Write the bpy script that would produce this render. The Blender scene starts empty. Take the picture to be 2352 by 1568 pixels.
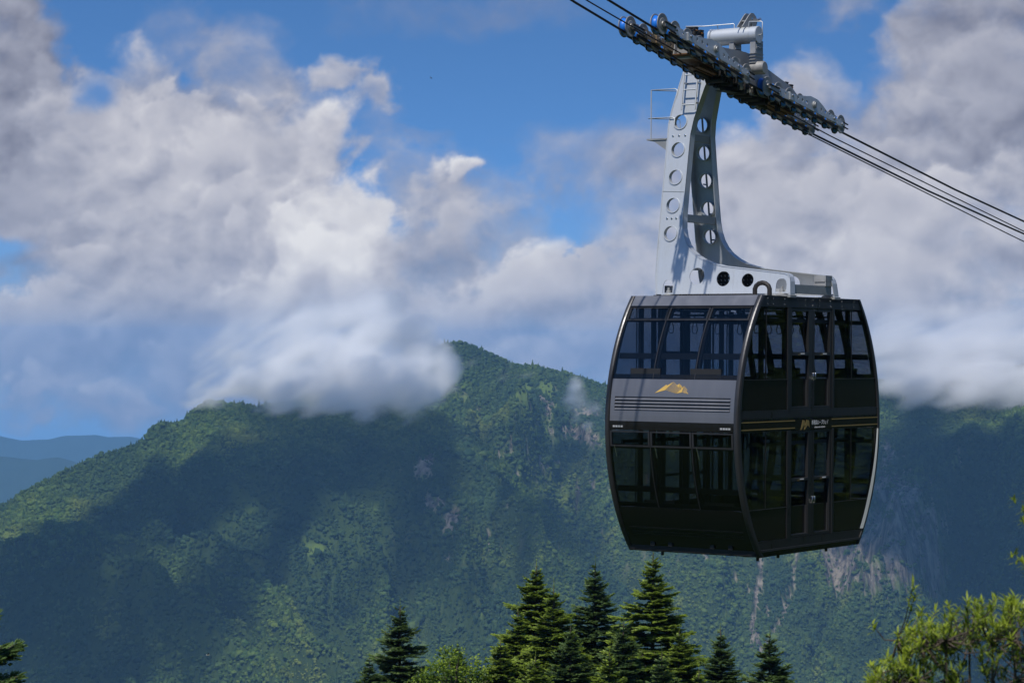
import bpy, bmesh, math, random
import numpy as np
from mathutils import Vector, Matrix
R = math.radians
sc = bpy.context.scene
COL = sc.collection

# ---------------------------------------------------------------- camera
cam = bpy.data.cameras.new('camera'); camo = bpy.data.objects.new('camera', cam); COL.objects.link(camo)
cam.sensor_width = 36; cam.lens = 85.0; cam.clip_start = 0.2; cam.clip_end = 80000
cam.dof.use_dof = True; cam.dof.focus_distance = 54.0; cam.dof.aperture_fstop = 7.1
ROLL, PITCH = 0.00689, 0.00383
def set_cam():
    r = Vector((math.cos(ROLL), 0, math.sin(ROLL)))
    f = Vector((0, math.cos(PITCH), math.sin(PITCH)))
    u = r.cross(f).normalized(); r = f.cross(u).normalized()
    m = Matrix((r, u, -f)).transposed().to_4x4()
    camo.matrix_world = m
set_cam(); sc.camera = camo

# ---------------------------------------------------------------- sun
TH = 0.5976                       # heading of the cable, clockwise from the view axis
CX, CY = 5.3677, 51.886           # near upper corner of the cabin
AX = Vector((math.sin(TH), math.cos(TH), 0)); AY = Vector((-math.cos(TH), math.sin(TH), 0))
SUN_L = Vector((-1.0, -0.17, 1.62)).normalized()   # to the sun, in the cabin's frame
SUN = AX*SUN_L.x + AY*SUN_L.y + Vector((0, 0, SUN_L.z))
sl = bpy.data.lights.new('sun', 'SUN'); sl.energy = 4.7; sl.angle = R(0.53); sl.color = (1, .955, .88)
so = bpy.data.objects.new('sun', sl); COL.objects.link(so)
so.rotation_euler = SUN.to_track_quat('Z', 'Y').to_euler(); so.location = (0, 0, 300)
SUN_EL = math.asin(SUN.z); SUN_AZ = math.atan2(SUN.x, SUN.y)

# ---------------------------------------------------------------- render settings
sc.view_settings.view_transform = 'Standard'; sc.view_settings.look = 'None'
sc.view_settings.exposure = 0; sc.view_settings.gamma = 1
sc.render.engine = 'CYCLES'
cy = sc.cycles
cy.max_bounces = 10; cy.diffuse_bounces = 2; cy.glossy_bounces = 3; cy.transmission_bounces = 4
cy.transparent_max_bounces = 24; cy.volume_bounces = 1
cy.use_denoising = True; cy.caustics_reflective = False; cy.caustics_refractive = False
cy.sample_clamp_indirect = 4.0

# ---------------------------------------------------------------- node expression helper
class X:
    """one shader socket with arithmetic"""
    nt = None
    def __init__(s, sock): s.s = sock
    @staticmethod
    def m(op, *a, clamp=False):
        n = X.nt.nodes.new('ShaderNodeMath'); n.operation = op; n.use_clamp = clamp
        for i, v in enumerate(a):
            if isinstance(v, X): X.nt.links.new(v.s, n.inputs[i])
            else: n.inputs[i].default_value = v
        return X(n.outputs[0])
    def __add__(s, o): return X.m('ADD', s, o)
    __radd__ = __add__
    def __sub__(s, o): return X.m('SUBTRACT', s, o)
    def __rsub__(s, o): return X.m('SUBTRACT', o, s)
    def __mul__(s, o): return X.m('MULTIPLY', s, o)
    __rmul__ = __mul__
    def __truediv__(s, o): return X.m('DIVIDE', s, o)
    def __rtruediv__(s, o): return X.m('DIVIDE', o, s)
    def __pow__(s, o): return X.m('POWER', s, o)
def xnode(t, outs=0, props=None, **inp):
    n = X.nt.nodes.new(t)
    for k, v in (props or {}).items(): setattr(n, k, v)
    for k, v in inp.items():
        i = n.inputs[int(k[1:])] if k[0] == '_' and k[1:].isdigit() else n.inputs[k.replace('_', ' ')]
        if isinstance(v, X): X.nt.links.new(v.s, i)
        elif v is not None: i.default_value = v
    return X(n.outputs[outs])
def xvec(x, y, z): return xnode('ShaderNodeCombineXYZ', _0=x, _1=y, _2=z)
def xnoise(v, scale, detail=4, rough=.5, lac=2.0, dist=0, out=0, typ='FBM'):
    return xnode('ShaderNodeTexNoise', out, {'noise_type': typ}, Vector=v, Scale=scale, Detail=detail, Roughness=rough, Lacunarity=lac, Distortion=dist)
def xstep(v, a, b, lo=0., hi=1., smooth=True):
    n = X.nt.nodes.new('ShaderNodeMapRange'); n.interpolation_type = 'SMOOTHSTEP' if smooth else 'LINEAR'; n.clamp = True
    for i, q in enumerate((v, a, b, lo, hi)):
        if isinstance(q, X): X.nt.links.new(q.s, n.inputs[i])
        else: n.inputs[i].default_value = q
    return X(n.outputs[0])
def xmix(f, a, b, mode='MIX'):
    n = X.nt.nodes.new('ShaderNodeMix'); n.data_type = 'RGBA'; n.blend_type = mode
    for i, q in ((0, f), (6, a), (7, b)):
        if isinstance(q, X): X.nt.links.new(q.s, n.inputs[i])
        elif i == 0: n.inputs[0].default_value = q
        else: n.inputs[i].default_value = (*q, 1)
    return X(n.outputs[2])
def lin(*c): return tuple(((v/255+.055)/1.055)**2.4 if v > 10 else v/255/12.92 for v in c)

# ---------------------------------------------------------------- sky
world = bpy.data.worlds.new('World'); sc.world = world; world.use_nodes = True
X.nt = world.node_tree; X.nt.nodes.clear()
def build_sky():
    geo = xnode('ShaderNodeTexCoord', 0)
    sep = X.nt.nodes.new('ShaderNodeSeparateXYZ'); X.nt.links.new(geo.s, sep.inputs[0])
    dx, dy, dz = (X(sep.outputs[i]) for i in range(3))
    # the clear sky; the mountain air is thin, so it deepens quickly above the horizon
    az = X.m('ABSOLUTE', dz)*2.4 + .12
    n = X.nt.nodes.new('ShaderNodeTexSky'); n.sky_type = 'NISHITA'; n.sun_disc = False
    n.sun_elevation = SUN_EL; n.sun_rotation = SUN_AZ; n.altitude = 2200; n.air_density = 1.0; n.dust_density = .15; n.ozone_density = 2.6
    v = xnode('ShaderNodeVectorMath', 0, {'operation': 'NORMALIZE'}, _0=xvec(dx, dy, az))
    X.nt.links.new(v.s, n.inputs['Vector']) if 'Vector' in n.inputs else None
    nish = xmix(1.0, X(n.outputs[0]), (SKYMUL[0]*.1, SKYMUL[1]*.1, SKYMUL[2]*.1), 'MULTIPLY')
    col = xmix(xstep(X.m('ABSOLUTE', dz), .075, .0)*.75, nish, lin(128, 163, 200))
    bg = X.nt.nodes.new('ShaderNodeBackground'); X.nt.links.new(col.s, bg.inputs[0]); bg.inputs[1].default_value = 1.0
    out = X.nt.nodes.new('ShaderNodeOutputWorld'); X.nt.links.new(bg.outputs[0], out.inputs[0])
SKYMUL = (.78, 1.24, 1.56)
build_sky()
# ---------------------------------------------------------------- numpy noise
def _hash(ix, iy, seed):
    h = (ix.astype(np.int64)*374761393 + iy.astype(np.int64)*668265263 + seed*2147483647) & 0xffffffff
    h = ((h ^ (h >> 13))*1274126177) & 0xffffffff
    return (h ^ (h >> 16)) & 0xffffffff
_G = np.array([(math.cos(t*math.pi/16), math.sin(t*math.pi/16)) for t in range(32)], dtype=np.float32)
def pnoise(x, y, seed=0):
    fx, fy = np.floor(x), np.floor(y); ix, iy = fx.astype(np.int64), fy.astype(np.int64)
    x = (x-fx).astype(np.float32); y = (y-fy).astype(np.float32)
    u = x*x*x*(x*(x*6-15)+10); v = y*y*y*(y*(y*6-15)+10)
    def g(dx, dy):
        q = _G[_hash(ix+dx, iy+dy, seed) & 31]
        return q[..., 0]*(x-dx) + q[..., 1]*(y-dy)
    a, b, c, d = g(0, 0), g(1, 0), g(0, 1), g(1, 1)
    return (a + (b-a)*u + (c-a)*v + (a-b-c+d)*u*v)*1.5
def fbm(x, y, oct=6, rough=.5, seed=0, mode=0):
    t = 0; amp = 1.; n = 0; c, s = math.cos(.6), math.sin(.6)
    for k in range(oct):
        p = pnoise(x, y, seed+k*17)
        if mode == 1: p = 1-2*np.abs(p)          # ridged
        if mode == 2: p = 2*np.abs(p)-.55         # billowed
        t = t + p*amp; n += amp; amp *= rough
        x, y = (x*c - y*s)*2.03 + 11.7, (x*s + y*c)*2.03 - 5.3
    return t/n
def sstep(a, b, x):
    t = np.clip((x-a)/(b-a), 0, 1); return t*t*(3-2*t)
# ---------------------------------------------------------------- the cloud band of the sky
# each heap of cloud: direction x, y and radii in units of 1/5553.5 of the tangent around the view axis (x east, y down),
# softness of its rim, tone (0 slate .. 1 white), tone change from lit to shaded side, opacity
CLOUDS = [
    # thin veils at the back
    (560, 210, 110, 120, 90, .47, .10, .55), (425, 110, 75, 70, 80, .45, .05, .32), (640, 330, 150, 150, 90, .47, .08, .78), (330, 190, 75, 80, 60, .50, .15, .75), (390, 300, 200, 90, 80, .40, .05, .95),
    (1100, 30, 260, 40, 90, .38, 0, .22), (975, 300, 40, 22, 30, .42, 0, .25), (870, 300, 60, 60, 60, .44, 0, .2),
    (1420, 360, 210, 75, 100, .46, .05, .55), (1560, 480, 190, 150, 130, .46, .05, .72), (1870, 250, 110, 90, 70, .50, .15, .75), (1960, 25, 60, 40, 50, .45, 0, .5),
    (980, 430, 90, 80, 80, .47, .1, .55), (1080, 560, 140, 150, 110, .50, .05, .72), (1000, 620, 120, 160, 100, .50, .05, .75), (1230, 760, 230, 120, 130, .50, .05, .80), (1380, 720, 160, 110, 110, .49, .05, .75), (1190, 560, 60, 60, 60, .45, 0, .3),
    (120, 780, 330, 110, 120, .50, .05, .85), (330, 880, 330, 90, 90, .46, 0, .8), (100, 950, 200, 30, 40, .40, 0, .25),
    # the dark wall at the upper left
    (20, 150, 135, 230, 55, .30, .10, 1), (110, 330, 160, 170, 70, .33, .08, 1), (60, 450, 250, 140, 90, .26, .06, 1),
    (215, 250, 70, 60, 50, .46, .15, .8),
    # middle left heaps
    (270, 330, 130, 90, 60, .58, .20, .98), (200, 460, 200, 130, 110, .45, .12, 1), (420, 400, 200, 140, 60, .57, .18, 1), (350, 560, 330, 170, 140, .50, .10, 1),
    (560, 430, 170, 150, 60, .55, .20, 1), (480, 640, 330, 130, 130, .55, .06, 1), (330, 720, 300, 90, 110, .50, .06, 1), (620, 640, 200, 180, 120, .56, .10, 1), (600, 800, 300, 90, 110, .52, .02, 1),
    (775, 170, 70, 42, 34, .60, .16, .92), (850, 215, 50, 36, 34, .55, .12, .85),
    (740, 330, 80, 85, 45, .68, .20, 1), (690, 470, 120, 140, 80, .60, .15, 1), (640, 320, 40, 80, 40, .60, .1, .7),
    (790, 520, 125, 120, 45, .74, .16, 1), (850, 610, 90, 150, 60, .72, .10, 1), (760, 620, 160, 160, 90, .76, .06, 1), (700, 600, 60, 120, 60, .86, .10, .8), (800, 660, 80, 150, 60, .92, .06, .9),
    (590, 650, 70, 50, 40, .74, .20, .8), (660, 760, 150, 90, 90, .66, .10, .9), (850, 780, 180, 110, 100, .60, .10, 1), (960, 850, 90, 75, 40, .66, .12, 1), (780, 870, 250, 75, 50, .60, .12, 1), (560, 880, 170, 62, 60, .52, .05, 1),
    (920, 740, 90, 80, 60, .58, .15, .9), (700, 690, 60, 80, 50, .50, .3, .6), (470, 900, 80, 40, 40, .38, 0, .8),
    # middle
    (1020, 392, 50, 30, 26, .64, .2, .7), (1062, 390, 46, 25, 16, .90, .16, 1), (1030, 500, 60, 60, 60, .55, .1, .6), (960, 560, 50, 60, 50, .58, .1, .7),
    (1240, 600, 70, 50, 45, .70, .18, .92), (1200, 660, 110, 50, 60, .60, .15, .85), (1150, 690, 100, 35, 50, .70, .15, .7), (1090, 760, 100, 80, 60, .60, .10, .7), (1210, 800, 90, 50, 40, .66, .18, .75), (1330, 830, 110, 50, 50, .60, .10, .7), (1100, 700, 60, 60, 50, .62, .15, .7),
    # low scraps to the left
    (30, 720, 75, 55, 40, .62, .20, .92), (100, 730, 70, 40, 40, .52, .15, .8), (120, 775, 150, 35, 50, .42, 0, .7), (245, 745, 34, 18, 22, .66, .15, .8), (330, 700, 120, 35, 60, .62, .1, .6), (35, 868, 22, 14, 14, .60, .1, .8), (95, 862, 26, 18, 18, .60, .15, .85), (90, 895, 55, 14, 16, .58, .1, .85),
    (225, 895, 40, 16, 18, .60, .1, .8), (320, 925, 50, 18, 20, .56, .1, .8), (110, 955, 40, 16, 18, .48, .05, .7), (270, 910, 50, 12, 22, .54, .1, .7), (365, 820, 45, 16, 22, .60, .15, .7), (465, 930, 40, 22, 22, .58, .1, .8), (60, 925, 60, 9, 14, .45, 0, .4),
    # the right hand mass
    (1560, 620, 170, 120, 90, .56, .10, .9), (1750, 380, 130, 90, 70, .58, .16, .9), (1720, 460, 160, 110, 70, .62, .10, .95), (1900, 500, 230, 200, 110, .50, .08, 1), (1820, 300, 90, 70, 60, .50, .12, .8),
    (2150, 90, 80, 110, 55, .42, .14, 1), (2250, 60, 140, 160, 80, .37, .06, 1), (2200, 260, 200, 170, 80, .40, .10, 1), (2060, 330, 90, 120, 60, .45, .10, .95), (2300, 300, 120, 160, 100, .36, .05, .9),
    (2050, 460, 170, 130, 90, .50, .10, 1), (2150, 520, 190, 90, 70, .64, .12, .95), (2290, 430, 90, 70, 60, .56, .15, .9), (1850, 620, 200, 170, 90, .60, .10, 1), (2150, 640, 260, 120, 100, .64, .06, 1), (2050, 700, 170, 130, 90, .62, .10, 1),
    (2330, 560, 90, 90, 70, .60, .10, .9), (2220, 790, 190, 90, 90, .68, .10, 1), (1700, 760, 260, 110, 90, .60, .08, 1), (1500, 800, 170, 70, 80, .58, .10, .9), (1850, 840, 200, 60, 60, .56, .05, .95), (2100, 840, 200, 70, 70, .68, .05, 1), (2300, 880, 150, 60, 50, .66, .08, 1), (2235, 720, 60, 40, 40, .66, .15, .7), (1480, 760, 60, 60, 60, .55, .1, .7),
    (1730, 600, 60, 50, 40, .66, .15, .8), (2160, 915, 90, 30, 36, .52, .08, .9), (2040, 880, 50, 30, 40, .48, .05, .9)]
GAPS = [(205, 215, 28, 26, 26, .9), (20, 565, 60, 30, 30, .95), (1330, 520, 80, 44, 50, .55), (1410, 150, 0, 0, 1, 0), (620, 300, 0, 0, 1, 0)]
def clouds(x, y, inview):
    """cover and tone (0..1) of the cloud seen in the directions x, y (2-d arrays on a regular grid)"""
    x = x.astype(np.float64); y = y.astype(np.float64)
    wx = fbm(x/190, y/170, 4, .40, 3); wy = fbm(x/190+31, y/170, 4, .40, 5)
    n = fbm(x/120+wx*.3, y/100+wy*.3, 7, .53, 9)*.9 + fbm(x/95+wy*.3, y/80, 6, .52, 21, 2)*-.55
    n = n*44
    m = fbm(x/46+wx, y/38+wy, 5, .58, 61)
    fl = fbm(x/260+wx*.5, y/150, 4, .5, 90)
    def lump(x, y):
        a = fbm(x/230+wx*.3, y/190+wy*.3, 5, .44, 9); b = fbm(x/130+wy*.25, y/110+wx*.25, 5, .45, 25, 2)
        return a*1.0 - b*.85
    l0 = lump(x, y); ns = l0*40
    relief = (l0-lump(x-20, y-40))*.15   # billows against the light
    far = fbm(x/900, y/260, 4, .5, 77)*1.9 + .25 + n/110
    cover = sstep(.2, .8, far)*(1-inview); tone = np.full_like(x, .5) + fl*.2*(1-inview)
    xw, yw = x + wx*62, y + wy*56
    rng = random.Random(12); heaps = list(CLOUDS)
    for _ in range(150):                     # smaller billows riding on the masses
        r = rng.uniform(26, 85); heaps.append((rng.uniform(0, 2352), rng.uniform(150, 900), r*rng.uniform(1, 1.5), r, r*.55, None, rng.uniform(.16, .34), rng.uniform(.5, .85)))
    for k, (cx, cy_, rx, ry, soft, t0, tg, al) in enumerate(heaps):
        pad = soft + 95
        near = (np.abs(y-cy_) < ry+pad) & (np.abs(x-cx) < rx+pad) & (inview > 0)
        i = np.where(near.any(1))[0]; j = np.where(near.any(0))[0]
        if len(i) < 2 or len(j) < 2: continue
        s = (slice(i[0], i[-1]+1), slice(j[0], j[-1]+1))
        if t0 is None:
            ci, cj = len(i)//2, len(j)//2
            if cover[s][ci, cj] < .93: continue
            t0 = tone[s][ci, cj]*.6 + .4*tone[s].mean() + .015
        u = (xw[s]-cx)/rx; q = (yw[s]-cy_)/ry; r = np.sqrt(u*u+q*q)
        small = min(1, (rx+ry)/90)
        nn = np.roll(n, (k*37 % 101)-50, axis=1)[s] if False else n[s]
        d = (1-r)*(rx*ry)**.5 + nn*(.55+.45*small)*small*1.25 + m[s]*9
        side = np.clip(-(u*-.42+q*-.90), -1.2, 1.2)*-1
        a = sstep(-soft*.72, soft*.72, d)*(1 if k < len(CLOUDS) else sstep(-1.0, .55, side)*sstep(.5, .9, cover[s]))*np.clip(al*(1 + (ns[s]/60 + m[s]*.35)*(1.25-al)*1.2), 0, 1)*inview[s]
        side = np.clip(-(u*-.42+q*-.90), -1.2, 1.2)*-1
        t = t0 + side*tg*(1.0 if k < len(CLOUDS) else .42) + (relief[s]*(1.0 if al > .6 else .5) + m[s]*.012 + fl[s]*.10 + l0[s]*.04)*(1 if k < len(CLOUDS) else .25) + (1-sstep(0, soft*1.3, d))*.05*(1 if tg > .1 else 0)
        tone[s] = (tone[s]*cover[s]*(1-a) + t*a)/np.maximum(cover[s]*(1-a)+a, 1e-6)
        cover[s] = cover[s]*(1-a)+a
    for (cx, cy_, rx, ry, soft, al) in GAPS:
        if al <= 0: continue
        r = np.sqrt(((xw-cx)/rx)**2+((yw-cy_)/ry)**2)
        d = (1-r)*(rx*ry)**.5 + n*.6
        cover = cover*(1-al*sstep(-soft, soft, d)*inview)
    return np.clip(cover, 0, 1), np.clip(tone, 0, 1)
# ---------------------------------------------------------------- mesh and material helpers
def np_mesh(name, verts, faces, mats, smooth=False, attrs=None, mat_idx=None):
    """mesh from numpy arrays; faces is an (n,4) or (n,3) array"""
    me = bpy.data.meshes.new(name); verts = np.asarray(verts, np.float32); faces = np.asarray(faces, np.int32)
    k = faces.shape[1]
    me.vertices.add(len(verts)); me.vertices.foreach_set('co', verts.ravel())
    me.loops.add(faces.size); me.loops.foreach_set('vertex_index', faces.ravel())
    me.polygons.add(len(faces)); me.polygons.foreach_set('loop_start', np.arange(0, faces.size, k, dtype=np.int32))
    me.polygons.foreach_set('loop_total', np.full(len(faces), k, np.int32))
    me.polygons.foreach_set('use_smooth', np.full(len(faces), smooth))
    if mat_idx is not None: me.polygons.foreach_set('material_index', np.asarray(mat_idx, np.int32))
    for n, a in (attrs or {}).items():
        at = me.attributes.new(n, 'FLOAT', 'POINT'); at.data.foreach_set('value', np.asarray(a, np.float32).ravel())
    for m in (mats if isinstance(mats, (list, tuple)) else [mats]): me.materials.append(m)
    me.update(calc_edges=True); me.validate(verbose=False)
    return me
def grid_faces(nr, nc, wrap=False):
    i = np.arange(nr-1)[:, None]; j = np.arange(nc if wrap else nc-1)[None]
    j2 = (j+1) % nc
    return np.stack([i*nc+j, i*nc+j2, (i+1)*nc+j2, (i+1)*nc+j], -1).reshape(-1, 4)
def link(o, parent=None, **props):
    COL.objects.link(o)
    if parent is not None: o.parent = parent
    for k, v in props.items(): o[k] = v
    return o
def material(name):
    m = bpy.data.materials.new(name); m.use_nodes = True; X.nt = m.node_tree; X.nt.nodes.clear()
    m.node_tree.nodes.new('ShaderNodeOutputMaterial'); return m
def surf(shader): X.nt.links.new(shader.s if isinstance(shader, X) else shader, [n for n in X.nt.nodes if n.type == 'OUTPUT_MATERIAL'][0].inputs[0])
def pbsdf(color, rough=.6, metal=0., spec=.5, **kw):
    n = X.nt.nodes.new('ShaderNodeBsdfPrincipled')
    for k, v in dict(Base_Color=color, Roughness=rough, Metallic=metal, Specular_IOR_Level=spec, **kw).items():
        i = n.inputs[k.replace('_', ' ')]
        if isinstance(v, X): X.nt.links.new(v.s, i)
        elif isinstance(v, tuple) and len(v) == 3 and i.type == 'RGBA': i.default_value = (*v, 1)
        else: i.default_value = v
    return X(n.outputs[0])
def xattr(name, out=2, typ='GEOMETRY'):
    n = X.nt.nodes.new('ShaderNodeAttribute'); n.attribute_name = name; n.attribute_type = typ; return X(n.outputs[out])
def xpos(): return xnode('ShaderNodeNewGeometry', 0)
def xobj(): return xnode('ShaderNodeTexCoord', 3)
def xmap(v, s=(1, 1, 1)): return xnode('ShaderNodeMapping', 0, None, Vector=v, Scale=s)
def xbump(h, strength=.3, dist=.02): return xnode('ShaderNodeBump', 0, None, Strength=strength, Distance=dist, Height=h)

# directions measured on the photograph's raster (2352 px wide) <-> tangents around the view axis
FP = 5553.5
def tan_of(x, y):
    u = (np.asarray(x, float)-1176)/FP; v = (np.asarray(y, float)-784)/FP
    c, s = math.cos(ROLL), math.sin(ROLL); u, v = u*c+v*s, -u*s+v*c
    return u, -v+PITCH
def pix_of(a, e):
    u = a; v = -(e-PITCH); c, s = math.cos(ROLL), math.sin(ROLL)
    return 1176+FP*(u*c-v*s), 784+FP*(u*s+v*c)

# ---------------------------------------------------------------- the cloud band of the sky as a ring far outside everything
def build_cloud_ring():
    Rr = 32000.
    fine = np.arange(-R(14), R(14)+1e-9, R(.035)); wide = R(14)+np.cumsum(np.linspace(R(.05), R(2.2), 147)); wide = wide[wide < math.pi]
    az = np.concatenate([-wide[::-1], fine, wide])
    el = np.concatenate([np.linspace(-R(6), -R(2.6), 14), np.arange(-R(2.5), R(9.6), R(.036)), R(9.6)+np.cumsum(np.linspace(R(.05), R(1.1), 40))])
    A, E = np.meshgrid(az, el)
    ca = np.cos(np.clip(A, -1.2, 1.2))
    a = np.tan(np.clip(A, -1.2, 1.2)) + (A-np.clip(A, -1.2, 1.2))*3; e = np.tan(E)/ca
    x, y = pix_of(a, e)
    inview = 1-sstep(R(16), R(24), np.abs(A)) ; inview = inview*(1-sstep(R(9.5), R(15), E))
    cover, tone = clouds(x, y, inview)
    cover = cover*(1-sstep(R(19), R(30), E))
    V = np.stack([np.sin(A)*np.cos(E), np.cos(A)*np.cos(E), np.sin(E)], -1)*Rr
    m = material('cloudy_sky')
    t = xattr('tone'); c = xattr('cover')
    ramp = X.nt.nodes.new('ShaderNodeValToRGB'); X.nt.links.new(t.s, ramp.inputs[0]); el_ = ramp.color_ramp.elements
    st = CLOUD_RAMP
    el_[0].position = 0; el_[0].color = (*lin(*st[0][1]), 1); el_[1].position = 1; el_[1].color = (*lin(*st[-1][1]), 1)
    for p, q in st[1:-1]: el_.new(p).color = (*lin(*q), 1)
    em = xnode('ShaderNodeEmission', 0, None, Color=X(ramp.outputs[0]), Strength=1.0)
    tr = xnode('ShaderNodeBsdfTransparent')
    mx = X.nt.nodes.new('ShaderNodeMixShader'); X.nt.links.new(c.s, mx.inputs[0]); X.nt.links.new(tr.s, mx.inputs[1]); X.nt.links.new(em.s, mx.inputs[2]); surf(mx.outputs[0])
    m.cycles.emission_sampling = 'NONE'
    me = np_mesh('sky', V.reshape(-1, 3), grid_faces(*A.shape), m, True, {'cover': cover, 'tone': tone})
    link(bpy.data.objects.new('sky', me), kind='structure')
CLOUD_RAMP = [(0.0, (84, 88, 106)), (.25, (127, 131, 150)), (.5, (163, 166, 182)), (.74, (198, 198, 207)), (1.0, (236, 235, 236))]
build_cloud_ring()
# ---------------------------------------------------------------- the land
# crest lines: direction (x, y on the raster) at a stated distance
CREST_A = (2950, [(-900, 1500), (-300, 1340), (-100, 1232), (0, 1166), (60, 1128), (100, 1108), (200, 1058), (330, 1012), (345, 985), (375, 975), (408, 980), (440, 950), (482, 925), (520, 930), (640, 945), (760, 940), (900, 935), (1010, 950), (1100, 1010), (1200, 1110), (1400, 1320), (1700, 1600), (2000, 1800), (3300, 2400)])
CREST_B = (3450, [(-900, 1600), (300, 1150), (600, 940), (800, 890), (930, 850), (985, 808), (1015, 788), (1050, 786), (1075, 792), (1110, 808), (1145, 826), (1180, 844), (1240, 849), (1320, 868), (1380, 888), (1450, 905), (1550, 925), (1650, 950), (1760, 990), (1900, 1100), (2100, 1300), (3300, 2300)])
CREST_C = (3300, [(-900, 2400), (1300, 1600), (1450, 1330), (1560, 1120), (1660, 1000), (1760, 950), (1880, 915), (1960, 888), (2000, 870), (2060, 880), (2150, 890), (2250, 865), (2352, 840), (2600, 780), (3300, 700)])
CREST_D = (13800, [(-900, 1020), (-200, 985), (-60, 1002), (0, 995), (50, 1003), (110, 998), (150, 993), (190, 996), (250, 1001), (300, 996), (330, 1000), (420, 1010), (600, 1005), (900, 1000), (1500, 990), (2400, 985), (3300, 980)])
CREST_E = (9500, [(-900, 1100), (-200, 1060), (0, 1047), (100, 1045), (170, 1054), (240, 1080), (300, 1110), (420, 1160), (700, 1200), (2400, 1300), (3300, 1300)])
CREST_F = (4300, [(-900, 1040), (-300, 1010), (0, 1150), (100, 1120), (180, 1080), (260, 1050), (330, 1030), (500, 1010), (700, 1050), (1200, 1200), (3300, 1700)])
def interp_crest(c, a):
    D, pts = c
    aa = [tan_of(*p) for p in pts]
    e = np.interp(a, [q[0] for q in aa], [q[1] for q in aa])
    return e*D, np.full_like(a, D)
def smax(a, b, k=26.):
    h = np.clip(.5+.5*(a-b)/k, 0, 1); return b*(1-h)+a*h + k*h*(1-h)
def land(Xw, Yw, masks=False):
    Yf = np.maximum(Yw, 60.); a = np.clip(Xw/Yf, -.62, .62); D = Yf
    near = -2.2 - .27*np.clip(np.hypot(Xw, Yw)-5, 0, 2300)
    near = np.where(Yw < 0, -2.2 + .20*np.clip(-Yw-4, 0, 400) - .10*np.clip(np.abs(Xw)-20, 0, 500), near)
    hill = 85*np.exp(-((Xw-175)/85)**2-((Yw-75)/120)**2) + 34*np.exp(-((Xw+10)/160)**2-((Yw+150)/80)**2)
    near = near + hill*sstep(.30, .48, np.where(Yw > 0, Xw/np.maximum(Yw, 1), 9))
    bump = fbm(Xw/60, Yw/60, 4, .5, 400)*6*sstep(10, 120, np.hypot(Xw, Yw)); near = near + bump
    tot = np.maximum(near, -760 + fbm(Xw/500, Yw/500, 4, .5, 12)*70)
    wx = fbm(Xw/420, Yw/420, 3, .5, 50)*160
    for idx, (cr, sf, sb, amp, sc_, shear, seed) in enumerate(((CREST_D, .45, .4, 130, 1300, 0., 5), (CREST_E, .5, .4, 90, 800, 0., 6), (CREST_F, .55, .5, 40, 300, .2, 8),
                                           (CREST_C, .92, .6, 210, 230, -.15, 13), (CREST_B, .76, .6, 260, 290, .12, 17), (CREST_A, .64, .6, 230, 330, .95, 23))):
        zc, Dc = interp_crest(cr, a)
        Dc = Dc + fbm(a*9, a*0+seed, 3, .5, seed)*120
        zc = zc*Dc/cr[0]
        back = np.clip(D-Dc, 0, None); fr = np.clip(Dc-D, 0, None)
        u = (Xw + shear*Yw + wx)/sc_; v = Yw/(sc_*3.2)
        k_ = sstep(40, 300, fr)
        n = fbm(u, v, 5, .52, seed, 1)
        n2 = fbm(Xw/70, Yw/95, 4, .5, seed+3) + (fbm((Xw+shear*Yw)/85+wx/60, Yw/260, 3, .5, seed+31, 1)-.3)*3.6*k_
        k = sstep(0, 260, fr)
        h = zc - sf*fr - sb*back + (n-.28)*amp*(k*.97+.03) + n2*9*(k*.8+.2) - 8*sstep(0, 60, fr)*0
        tot = smax(h, tot, 14.)
    return tot
def front_ring():
    """fine polar grid in the view, coarse all around"""
    fine = np.arange(-R(15), R(15)+1e-9, R(.075)); wide = R(15)+np.cumsum(np.linspace(R(.1), R(4.2), 77)); wide = wide[wide < math.pi]
    az = np.concatenate([-wide[::-1], fine, wide])
    r = np.concatenate([[0.3], np.geomspace(2.5, 60, 14), np.geomspace(66, 2050, 70), np.arange(2060, 3700, 6.5), np.geomspace(3710, 14400, 150)])
    return np.meshgrid(az, r)
def build_land():
    A, Rr = front_ring(); Xw = np.sin(A)*Rr; Yw = np.cos(A)*Rr
    Z = land(Xw, Yw)
    m = material('mountain_ground')
    P = xpos(); sep = X.nt.nodes.new('ShaderNodeSeparateXYZ'); X.nt.links.new(P.s, sep.inputs[0])
    n1 = xnoise(P, .012, 6, .55); n2 = xnoise(P, .09, 6, .6)
    rk = xnoise(xmap(P, (1, 1, .12)), .11, 8, .65)
    rockc = xmix(xstep(rk, .35, .68), lin(52, 49, 51), lin(150, 140, 126))
    rockc = xmix(xstep(xnoise(P, .035, 5, .6), .58, .68), rockc, (.05, .075, .025))
    grass = xmix(xattr('open'), xmix(n2, (.016, .030, .010), (.05, .08, .02)), xmix(n2, (.055, .095, .020), (.125, .17, .036)))
    far_f = xmix(n1, (.016, .032, .018), (.03, .05, .025))
    g = xmix(xattr('rock'), xmix(xstep(xattr('far'), .2, .8), grass, far_f), rockc)
    surf(pbsdf(g, .95, spec=.1, Normal=xbump(rk*xattr('rock')+n2*.3, 1.0, 9.)))
    me = np_mesh('terrain', np.stack([Xw, Yw, Z], -1).reshape(-1, 3), grid_faces(*A.shape)[:, ::-1], m, True,
                 {'rock': rock_mask(Xw, Yw, Z), 'far': sstep(3600, 4200, Rr), 'open': open_mask(Xw, Yw, Z)})
    link(bpy.data.objects.new('terrain', me), kind='structure')
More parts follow.
